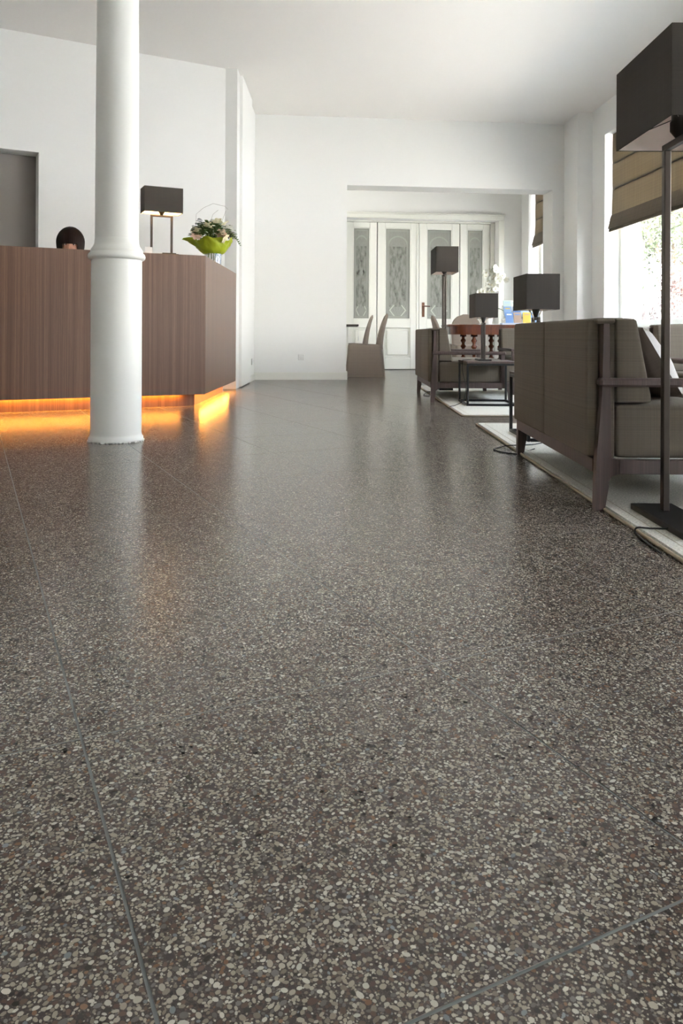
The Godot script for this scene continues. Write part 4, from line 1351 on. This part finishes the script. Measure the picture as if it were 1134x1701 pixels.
func build_slipcover_chairs() -> void:
	# faces -x; skirted seat box and a slim raked back with a rounded top
	var o := thing("slipcover_chair", "taupe slipcovered dining chair just inside the opening, its back raked", "chair", Vector3.ZERO, 0.0, "slipcovered dining chairs")
	var m := MB.new()
	var rows := []
	var f := noise(61, 1.0, 2)
	for i in 12:
		var t := i / 11.0
		var y := lerpf(0.004, 0.45, t)
		var grow := lerpf(0.035, 0.0, t)
		var ring := PackedVector3Array()
		var outline := rounded(-0.25 - grow, -0.22 - grow, 0.225 + grow * 1.2, 0.22 + grow, 0.05, 5)
		for k in outline.size():
			var q: Vector2 = outline[k]
			var wv := 1.0 + (1 - t) * 0.03 * sin(k * 1.9) + (1 - t) * 0.02 * f.get_noise_1d(k * 3.0)
			ring.append(Vector3(q.x * wv, y, q.y * wv))
		rows.append(ring)
	var cap := PackedVector3Array()
	for q in rows[-1]: cap.append(Vector3(q.x * 0.93, 0.463, q.z * 0.93))
	rows.append(cap)
	var cap2 := PackedVector3Array()
	for q in rows[-1]: cap2.append(Vector3(q.x * 0.05, 0.47, q.z * 0.05))
	rows.append(cap2)
	m.grid(rows, true)
	obj("skirted_seat", m, M.slipcover_cotton, o)
	m = MB.new()
	rows = []
	for i in 15:
		var t := i / 14.0
		var y := lerpf(0.40, 0.905, t)
		var xm := 0.195 + 0.03 * t + 0.085 * t * t
		var hw := 0.215 if t < 0.62 else 0.215 * sqrt(maxf(0.02, 1.0 - pow((t - 0.62) / 0.385, 2.0)))
		var th := lerpf(0.045, 0.022, t) * (1.0 if i < 14 else 0.3)
		var ring := PackedVector3Array()
		for q in rounded(-th, -hw, th, hw, minf(th, hw) * 0.95, 4): ring.append(Vector3(xm + q.x, y, q.y))
		rows.append(ring)
	m.grid(rows, true)
	m.fan(rows[-1], Vector3(0.2, 0.5, 0))
	obj("draped_back", m, M.slipcover_cotton, o)
	for s in [-1, 1]:
		m = MB.new(); m.tube([Vector3(0.235, 0.44, s * 0.21), Vector3(0.25, 0.2, s * 0.235), Vector3(0.27, 0.01, s * 0.25)], 0.006, 6)
		obj("corner_pleat", m, M.slipcover_cotton, o)
	o.position = P(0.345, 11.0)
	again(o, P(0.17, 11.85), -0.04, "taupe slipcovered dining chair drawn up to the dark topped table")
	again(o, P(1.80, 10.8), PI / 2, "slipcovered chair with rounded back behind the wooden table")
	again(o, P(1.70, 11.75), PI, "pale slipcovered chair in the dining room, seen past the loveseat back")
	var t := thing("dining_table", "dark topped dining table reaching out from behind the wall", "table", P(-0.33, 11.35))
	m = MB.new(); m.box(Vector3(0, 0.735, 0), Vector3(1.15, 0.028, 0.8), 0.003)
	obj("table_top", m, M.bronze_metal, t)
	m = MB.new(); m.box(Vector3(-0.02, 0.66, 0), Vector3(0.9, 0.11, 0.6), 0.004)
	obj("apron", m, M.trim_paint, t)
	for sx in [-1, 1]:
		for sz in [-1, 1]:
			m = MB.new(); m.box(Vector3(-0.02 + sx * 0.42, 0.33, sz * 0.27), Vector3(0.06, 0.66, 0.06), 0.004)
			obj("leg", m, M.trim_paint, t)
	m = MB.new()
	m.tube([Vector3(0.565, 0.72, 0.38), Vector3(0.575, 0.66, 0.4), Vector3(0.572, 0.58, 0.4)], 0.004, 6)
	m.lathe([[0.0, 0.0], [0.009, 0.005], [0.009, 0.06], [0.0, 0.065]], Vector3(0.572, 0.515, 0.4), 8)
	obj("cloth_weight", m, M.white_plastic, t)

# ---------------------------------------------------------------- bouquet and desk things
func petal(m: MB, at: Vector3, out: Vector3, lift: float, length: float, width: float) -> void:
	var sd := out.cross(Vector3.UP).normalized()
	var rows := []
	for i in 6:
		var t := i / 5.0
		var c := at + out * length * t * cos(lift * (1 - t * 0.7)) + Vector3.UP * length * t * sin(lift * (1 - t * 0.7))
		var w := sd * width * sqrt(maxf(0.0, sin(PI * (0.05 + 0.95 * t))))
		rows.append(PackedVector3Array([c - w, c - Vector3.UP * 0.004, c + w]))
	m.grid(rows, false)

func build_bouquet() -> void:
	var o := thing("flower_bouquet", "bouquet of cream flowers in lime wrap in a glass vase on the desk", "bouquet", P(-1.222, 7.25, DESK - 0.002))
	var m := MB.new()
	m.lathe([[0.0, 0.002], [0.078, 0.002], [0.082, 0.006], [0.082, 0.21], [0.079, 0.21], [0.079, 0.012], [0.0, 0.012]], Vector3.ZERO, 36)
	obj("vase", m, M.vase_glass, o)
	var r := RandomNumberGenerator.new(); r.seed = 12
	for k in 12:
		var a := r.randf() * TAU
		m = MB.new(); m.tube([Vector3(cos(a) * 0.055, 0.016, sin(a) * 0.055), Vector3(cos(a + 0.5) * 0.03, 0.2, sin(a + 0.5) * 0.03), Vector3(cos(a + 0.8) * 0.06, 0.3, sin(a + 0.8) * 0.06)], 0.006, 6)
		obj("stem", m, M.stem_green, o)
	for k in 3:
		m = MB.new(); m.box(Vector3(-0.012 + 0.02 * k, 0.11, 0.066), Vector3(0.008, 0.19, 0.002), 0.0, Basis(Vector3.UP, 0.2))
		obj("white_ribbon", m, M.paper_white, o)
	m = MB.new()
	var rows := []
	for i in 2:
		var row := PackedVector3Array()
		for k in 9:
			var a := deg_to_rad(lerpf(-25, 62, k / 8.0))
			row.append(Vector3(cos(a) * 0.076, 0.013 + 0.19 * i, sin(a) * 0.076))
		rows.append(row)
	m.grid(rows, false)
	obj("blue_paper", m, M.blue_paper, o)
	# lime wrap: a crumpled collar that flares out with pointed corners
	m = MB.new()
	rows = []
	var f := noise(71, 1.2, 3)
	for i in 9:
		var t := i / 8.0
		var row := PackedVector3Array()
		for k in 48:
			var a := TAU * k / 48
			var corner := pow(absf(cos(a * 2 + 0.1)), 5.0)
			var rad := lerpf(0.088, 0.17, pow(t, 0.55)) + 0.10 * corner * t * t * (1.0 if cos(a) < -0.3 else 0.2)
			rad *= 1.0 + 0.035 * sin(a * 9 + t * 5) * t + 0.10 * f.get_noise_2d(a * 2.2, t * 5)
			row.append(Vector3(cos(a) * rad, 0.12 + 0.13 * t + 0.02 * corner * t + 0.014 * sin(a * 7 + 1.0) * t, sin(a) * rad))
		rows.append(row)
	m.grid(rows, true)
	obj("lime_wrap", m, M.lime_wrap, o)
	# foliage
	for kind in [["dark_foliage", M.leaf_dark, 330, 0.055], ["grey_foliage", M.leaf_blue, 34, 0.05]]:
		m = MB.new()
		for k in kind[2]:
			var a := r.randf() * TAU
			var rr := sqrt(r.randf()) * 0.175
			var y: float = 0.235 + 0.17 * sqrt(maxf(0.0, 1 - pow(rr / 0.2, 2))) * r.randf_range(0.45, 1.05)
			if kind[0] == "grey_foliage":
				a = r.randf_range(2.0, 3.6); rr = r.randf_range(0.04, 0.16)
				y += 0.03
				a = -a if r.randf() < 0.5 else a
			var d := Vector3(cos(a + r.randf_range(-0.6, 0.6)), 0, sin(a + r.randf_range(-0.6, 0.6))).normalized()
			petal(m, Vector3(cos(a) * rr, y, sin(a) * rr), d, r.randf_range(-0.5, 1.45), kind[3] * r.randf_range(0.7, 1.4), kind[3] * 0.3)
		obj(kind[0], m, kind[1], o).set_meta("kind", "stuff")
	# blossoms
	for s in [[-0.17, 0.29, 0.06, 0], [-0.12, 0.31, 0.11, 0], [-0.14, 0.26, 0.13, 2], [-0.03, 0.36, 0.11, 0], [0.015, 0.34, 0.13, 0], [0.05, 0.41, 0.05, 0], [0.12, 0.39, 0.06, 0], [0.16, 0.34, 0.06, 1], [0.10, 0.29, 0.15, 2], [0.13, 0.27, 0.14, 2], [0.19, 0.28, 0.08, 1], [-0.16, 0.34, 0.0, 1], [0.0, 0.42, -0.04, 1], [0.15, 0.24, 0.15, 0]]:
		m = MB.new()
		var at := Vector3(s[0], s[1], s[2])
		var tilt := Basis.from_euler(Vector3(r.randf_range(0.3, 1.0), r.randf() * TAU, 0))
		var n := 6
		for k in n:
			var a := TAU * k / n
			petal(m, Vector3.ZERO, Vector3(cos(a), 0, sin(a)), 0.75, 0.058, 0.02)
		for k in 4:
			var a := TAU * k / 4 + 0.4
			petal(m, Vector3(0, 0.004, 0), Vector3(cos(a), 0, sin(a)), 1.2, 0.04, 0.014)
		obj("blossom", m, [M.petal_cream, M.petal_white, M.petal_pink][s[3]], o, Transform3D(tilt, at))
	# twigs and the drooping sprig
	for path in [[Vector3(-0.16, 0.3, 0), Vector3(-0.165, 0.40, 0), Vector3(-0.16, 0.50, 0), Vector3(-0.09, 0.56, 0.0), Vector3(0.0, 0.60, 0), Vector3(0.06, 0.585, 0), Vector3(0.11, 0.575, 0), Vector3(0.14, 0.545, 0)], [Vector3(-0.01, 0.36, 0), Vector3(-0.02, 0.45, 0), Vector3(0.0, 0.50, 0), Vector3(0.05, 0.54, 0)], [Vector3(0.06, 0.38, 0), Vector3(0.09, 0.45, 0.0), Vector3(0.12, 0.53, 0)]]:
		m = MB.new(); m.tube(path, 0.0011, 5)
		obj("twig", m, M.twig, o)
	m = MB.new()
	var sp := [Vector3(0.14, 0.30, 0.1), Vector3(0.19, 0.285, 0.1), Vector3(0.235, 0.25, 0.1), Vector3(0.262, 0.20, 0.1)]
	m.tube(sp, 0.002, 5)
	for k in 14:
		var t := 0.25 + 0.75 * k / 13.0
		var i := mini(int(t * 3), 2)
		var c: Vector3 = sp[i].lerp(sp[i + 1], t * 3 - i)
		petal(m, c, Vector3(0.6, -0.5 if k % 2 else 0.5, 0.6).normalized(), 0.3 if k % 2 else -0.6, 0.03, 0.009)
	obj("drooping_sprig", m, M.leaf_dark, o)

func build_desk_items() -> void:
	var turn := atan2(0.434, 0.901)
	var y := DESK - 0.002
	var lamp := make_lamp("desk_lamp", "lit desk lamp with dark box shade on the reception desk", 0.315, 0.16, 0.205, 0.355, 0.083, Vector3(0.22, 0.01, 0.1), 0.018, true, "")
	lamp.position = P(-1.488, 6.31, y); lamp.rotation.y = turn
	var l := OmniLight3D.new()
	l.name = "desk_lamp_light"
	add_child(l)
	l.position = P(-1.488, 6.31, y + 0.355 + 0.11)
	l.light_color = Color(1.0, 0.80, 0.5); l.light_energy = 0.3; l.light_size = 0.03; l.omni_range = 20.0; l.omni_attenuation = 2.0
	l.shadow_enabled = true
	var o := thing("card_holder", "small white card holder on the desk beside the lit lamp", "holder", P(-1.555, 6.16, y), turn)
	var m := MB.new(); m.box(Vector3(0, 0.004, 0), Vector3(0.07, 0.008, 0.05), 0.001)
	obj("base", m, M.white_plastic, o)
	m = MB.new(); m.box(Vector3(0, 0.035, -0.01), Vector3(0.06, 0.055, 0.003), 0.0005, Basis(Vector3.RIGHT, -0.2))
	obj("card", m, M.paper_white, o)
	o = thing("pen_tray", "flat black pen tray on the desk under the lit lamp", "tray", P(-1.40, 6.22, y), turn)
	m = MB.new(); m.box(Vector3(0, 0.006, 0), Vector3(0.14, 0.012, 0.05), 0.003)
	obj("tray", m, M.black_rubber, o)
	m = MB.new(); m.tube([Vector3(-0.06, 0.016, 0), Vector3(0.05, 0.016, 0.01)], 0.004, 8)
	obj("pen", m, M.bronze_metal, o)

# ---------------------------------------------------------------- receptionist
func sd_cone(p: Vector3, a: Vector3, b: Vector3, ra: float, rb: float) -> float:
	var ab := b - a
	var t := clampf((p - a).dot(ab) / ab.length_squared(), 0, 1)
	return p.distance_to(a + ab * t) - lerpf(ra, rb, t)

func nets(m: MB, lo: Vector3, hi: Vector3, cell: float, field: Callable) -> void:
	var nx := int(ceil((hi.x - lo.x) / cell)) + 1
	var ny := int(ceil((hi.y - lo.y) / cell)) + 1
	var nz := int(ceil((hi.z - lo.z) / cell)) + 1
	var val := PackedFloat32Array(); val.resize(nx * ny * nz)
	for k in nz:
		for j in ny:
			for i in nx: val[(k * ny + j) * nx + i] = field.call(lo + Vector3(i, j, k) * cell)
	var id := {}
	var pts := PackedVector3Array()
	var corners := [[0, 0, 0], [1, 0, 0], [0, 1, 0], [1, 1, 0], [0, 0, 1], [1, 0, 1], [0, 1, 1], [1, 1, 1]]
	for k in nz - 1:
		for j in ny - 1:
			for i in nx - 1:
				var base := (k * ny + j) * nx + i
				var s := val[base] < 0
				if (val[base + 1] < 0) == s and (val[base + nx] < 0) == s and (val[base + nx + 1] < 0) == s and (val[base + nx * ny] < 0) == s and (val[base + nx * ny + 1] < 0) == s and (val[base + nx * ny + nx] < 0) == s and (val[base + nx * ny + nx + 1] < 0) == s: continue
				var sum := Vector3.ZERO
				var cnt := 0
				for a in 8:
					for b in [1, 2, 4]:
						if a & b: continue
						var ca: Array = corners[a]; var cb: Array = corners[a | b]
						var va := val[((k + ca[2]) * ny + j + ca[1]) * nx + i + ca[0]]
						var vb := val[((k + cb[2]) * ny + j + cb[1]) * nx + i + cb[0]]
						if (va < 0) != (vb < 0):
							sum += Vector3(ca[0], ca[1], ca[2]).lerp(Vector3(cb[0], cb[1], cb[2]), va / (va - vb)); cnt += 1
				id[base] = pts.size()
				pts.append(lo + (Vector3(i, j, k) + sum / cnt) * cell)
	var o := m.v.size()
	for p in pts:
		var e := cell * 0.5
		m.vert(p, Vector3(field.call(p + Vector3(e, 0, 0)) - field.call(p - Vector3(e, 0, 0)), field.call(p + Vector3(0, e, 0)) - field.call(p - Vector3(0, e, 0)), field.call(p + Vector3(0, 0, e)) - field.call(p - Vector3(0, 0, e))).normalized())
	var st := [1, nx, nx * ny]
	for k in range(1, nz - 1):
		for j in range(1, ny - 1):
			for i in range(1, nx - 1):
				var base := (k * ny + j) * nx + i
				for ax in 3:
					var s0 := val[base] < 0
					if s0 == (val[base + st[ax]] < 0): continue
					var du: int = st[(ax + 1) % 3]
					var dv: int = st[(ax + 2) % 3]
					var a: int = id.get(base, -1); var b: int = id.get(base - du, -1); var c: int = id.get(base - du - dv, -1); var d: int = id.get(base - dv, -1)
					if a < 0 or b < 0 or c < 0 or d < 0: continue
					# val < 0 inside: the face looks along +ax when base is inside
					if s0: m.ix.append_array(PackedInt32Array([o + a, o + c, o + b, o + a, o + d, o + c]))
					else: m.ix.append_array(PackedInt32Array([o + a, o + b, o + c, o + a, o + c, o + d]))

func smin(a: float, b: float, k: float) -> float:
	var h := clampf(0.5 + 0.5 * (b - a) / k, 0, 1)
	return lerpf(b, a, h) - k * h * (1 - h)

func build_person() -> void:
	# standing behind the desk, head bowed a little; only hair, brow and eyes rise over the ledge
	var o := thing("person", "person with dark bobbed hair standing behind the reception desk", "person", P(-2.335, 6.58))
	o.rotation.y = 0.28
	var body := [[Vector3(0, 0.80, 0), Vector3(0, 1.02, 0), 0.125, 0.115], [Vector3(0, 1.0, 0), Vector3(0, 1.12, 0.0), 0.115, 0.10], [Vector3(-0.15, 1.10, -0.01), Vector3(0.15, 1.10, -0.01), 0.055, 0.055],
		[Vector3(-0.075, 0.80, 0), Vector3(-0.085, 0.43, 0.01), 0.085, 0.058], [Vector3(0.075, 0.80, 0), Vector3(0.085, 0.43, 0.01), 0.085, 0.058], [Vector3(-0.085, 0.43, 0.01), Vector3(-0.085, 0.07, -0.01), 0.055, 0.036], [Vector3(0.085, 0.43, 0.01), Vector3(0.085, 0.07, -0.01), 0.055, 0.036],
		[Vector3(-0.085, 0.04, -0.02), Vector3(-0.095, 0.032, 0.14), 0.036, 0.03], [Vector3(0.085, 0.04, -0.02), Vector3(0.095, 0.032, 0.14), 0.036, 0.03],
		[Vector3(-0.17, 1.09, -0.01), Vector3(-0.21, 0.85, -0.01), 0.046, 0.038], [Vector3(0.17, 1.09, -0.01), Vector3(0.21, 0.85, -0.01), 0.046, 0.038], [Vector3(-0.21, 0.85, -0.01), Vector3(-0.14, 0.80, 0.19), 0.036, 0.026], [Vector3(0.21, 0.85, -0.01), Vector3(0.14, 0.80, 0.19), 0.036, 0.026]]
	var dress := func(p: Vector3) -> float:
		var d := 1e9
		for b in body:
			var q := Vector3(p.x, p.y, p.z * (1.25 if b[2] > 0.09 else 1.0))
			d = smin(d, sd_cone(q, b[0], b[1], b[2], b[3]), 0.03)
		return d
	var m := MB.new()
	nets(m, Vector3(-0.32, -0.02, -0.2), Vector3(0.32, 1.2, 0.28), 0.02, dress)
	obj("clothing", m, M.dark_dress, o)
	# head, neck and hands in skin
	var head := func(p: Vector3) -> float:
		var q := p - Vector3(0, 1.35, 0.03)
		var skull := (q / Vector3(0.074, 0.105, 0.092)).length() * 0.074 - 0.074
		var jaw := ((q - Vector3(0, -0.05, 0.02)) / Vector3(0.056, 0.07, 0.066)).length() * 0.056 - 0.056
		var d := smin(skull, jaw, 0.02)
		d = smin(d, sd_cone(p, Vector3(0, 1.13, -0.01), Vector3(0, 1.28, 0.005), 0.052, 0.046), 0.02)
		d = smin(d, sd_cone(q, Vector3(0, 0.005, 0.088), Vector3(0, -0.035, 0.108), 0.007, 0.013), 0.012)
		d = smin(d, sd_cone(q, Vector3(-0.03, 0.022, 0.082), Vector3(0.03, 0.022, 0.082), 0.008, 0.008), 0.012)
		d = smin(d, sd_cone(q, Vector3(-0.018, -0.066, 0.082), Vector3(0.018, -0.066, 0.082), 0.007, 0.007), 0.006)
		for s in [-1.0, 1.0]:
			d = smin(d, ((q - Vector3(s * 0.076, -0.005, 0.0)) / Vector3(0.01, 0.03, 0.018)).length() * 0.01 - 0.01, 0.006)
			d = smin(d, ((q - Vector3(s * 0.031, 0.010, 0.079)) / Vector3(0.017, 0.006, 0.008)).length() * 0.006 - 0.006, 0.004)
			d = smin(d, ((q - Vector3(s * 0.031, -0.007, 0.080)) / Vector3(0.016, 0.005, 0.006)).length() * 0.005 - 0.005, 0.004)
		return d
	m = MB.new()
	nets(m, Vector3(-0.11, 1.10, -0.11), Vector3(0.11, 1.48, 0.17), 0.0055, head)
	obj("head", m, M.skin, o)
	for s in [-1.0, 1.0]:
		m = MB.new()
		var hand := func(p: Vector3) -> float:
			var q := Vector3(p.x * s, p.y, p.z)
			var d := sd_cone(q, Vector3(0.14, 0.80, 0.17), Vector3(0.12, 0.79, 0.27), 0.024, 0.03)
			for k in 4:
				var x: float = 0.142 - 0.018 * k
				var ln: float = [0.055, 0.066, 0.07, 0.062][k]
				d = minf(d, minf(sd_cone(q, Vector3(x, 0.79, 0.275), Vector3(x - 0.004, 0.788, 0.275 + ln * 0.55), 0.009, 0.0085), sd_cone(q, Vector3(x - 0.004, 0.788, 0.275 + ln * 0.55), Vector3(x - 0.006, 0.772, 0.275 + ln), 0.0085, 0.0075)))
			return smin(d, sd_cone(q, Vector3(0.10, 0.79, 0.225), Vector3(0.075, 0.785, 0.275), 0.012, 0.009), 0.01)
		nets(m, Vector3(minf(s * 0.05, s * 0.19), 0.745, 0.13), Vector3(maxf(s * 0.05, s * 0.19), 0.85, 0.37), 0.0045, hand)
		obj("hand", m, M.skin, o)
	for s in [-1.0, 1.0]:
		m = MB.new(); m.lathe([[0.0, -0.004], [0.009, -0.003], [0.0125, 0.0], [0.009, 0.0035], [0.0, 0.0048]], Vector3(s * 0.031, 1.352, 0.1125), 18, Basis(Vector3.RIGHT, PI / 2).scaled_local(Vector3(1, 1, 0.42)))
		obj("eye", m, M.eye_white, o)
		m = MB.new(); m.lathe([[0.0, 0.0052], [0.003, 0.005], [0.0052, 0.0042]], Vector3(s * 0.031, 1.352, 0.1125), 14, Basis(Vector3.RIGHT, PI / 2))
		obj("iris", m, M.iris, o)
		m = MB.new(); m.tube([Vector3(s * 0.014, 1.374, 0.126), Vector3(s * 0.032, 1.379, 0.121), Vector3(s * 0.05, 1.373, 0.106)], [0.003, 0.0035, 0.0015], 6)
		obj("eyebrow", m, M.hair, o)
	var hair := func(p: Vector3) -> float:
		var q := p - Vector3(0, 1.37, 0.01)
		var cap := (q / Vector3(0.108, 0.145, 0.122)).length() * 0.108 - 0.108
		var bob := sd_cone(q, Vector3(0, 0.02, -0.012), Vector3(0, -0.10, -0.015), 0.112, 0.10)
		var d := smin(cap, bob, 0.03)
		# opening for the face under a straight fringe
		var face_ := maxf(maxf(absf(q.x) - 0.06, q.y - 0.0 - 0.1 * 0.0), 0.03 - q.z)
		face_ = maxf(face_, q.y - (-0.012))
		d = maxf(d, -face_)
		d = maxf(d, -0.135 - q.y)
		d += 0.0006 * sin(atan2(q.x, q.z) * 46.0)
		return d
	m = MB.new()
	nets(m, Vector3(-0.14, 1.21, -0.15), Vector3(0.14, 1.54, 0.16), 0.0065, hair)
	obj("hair", m, M.hair, o)
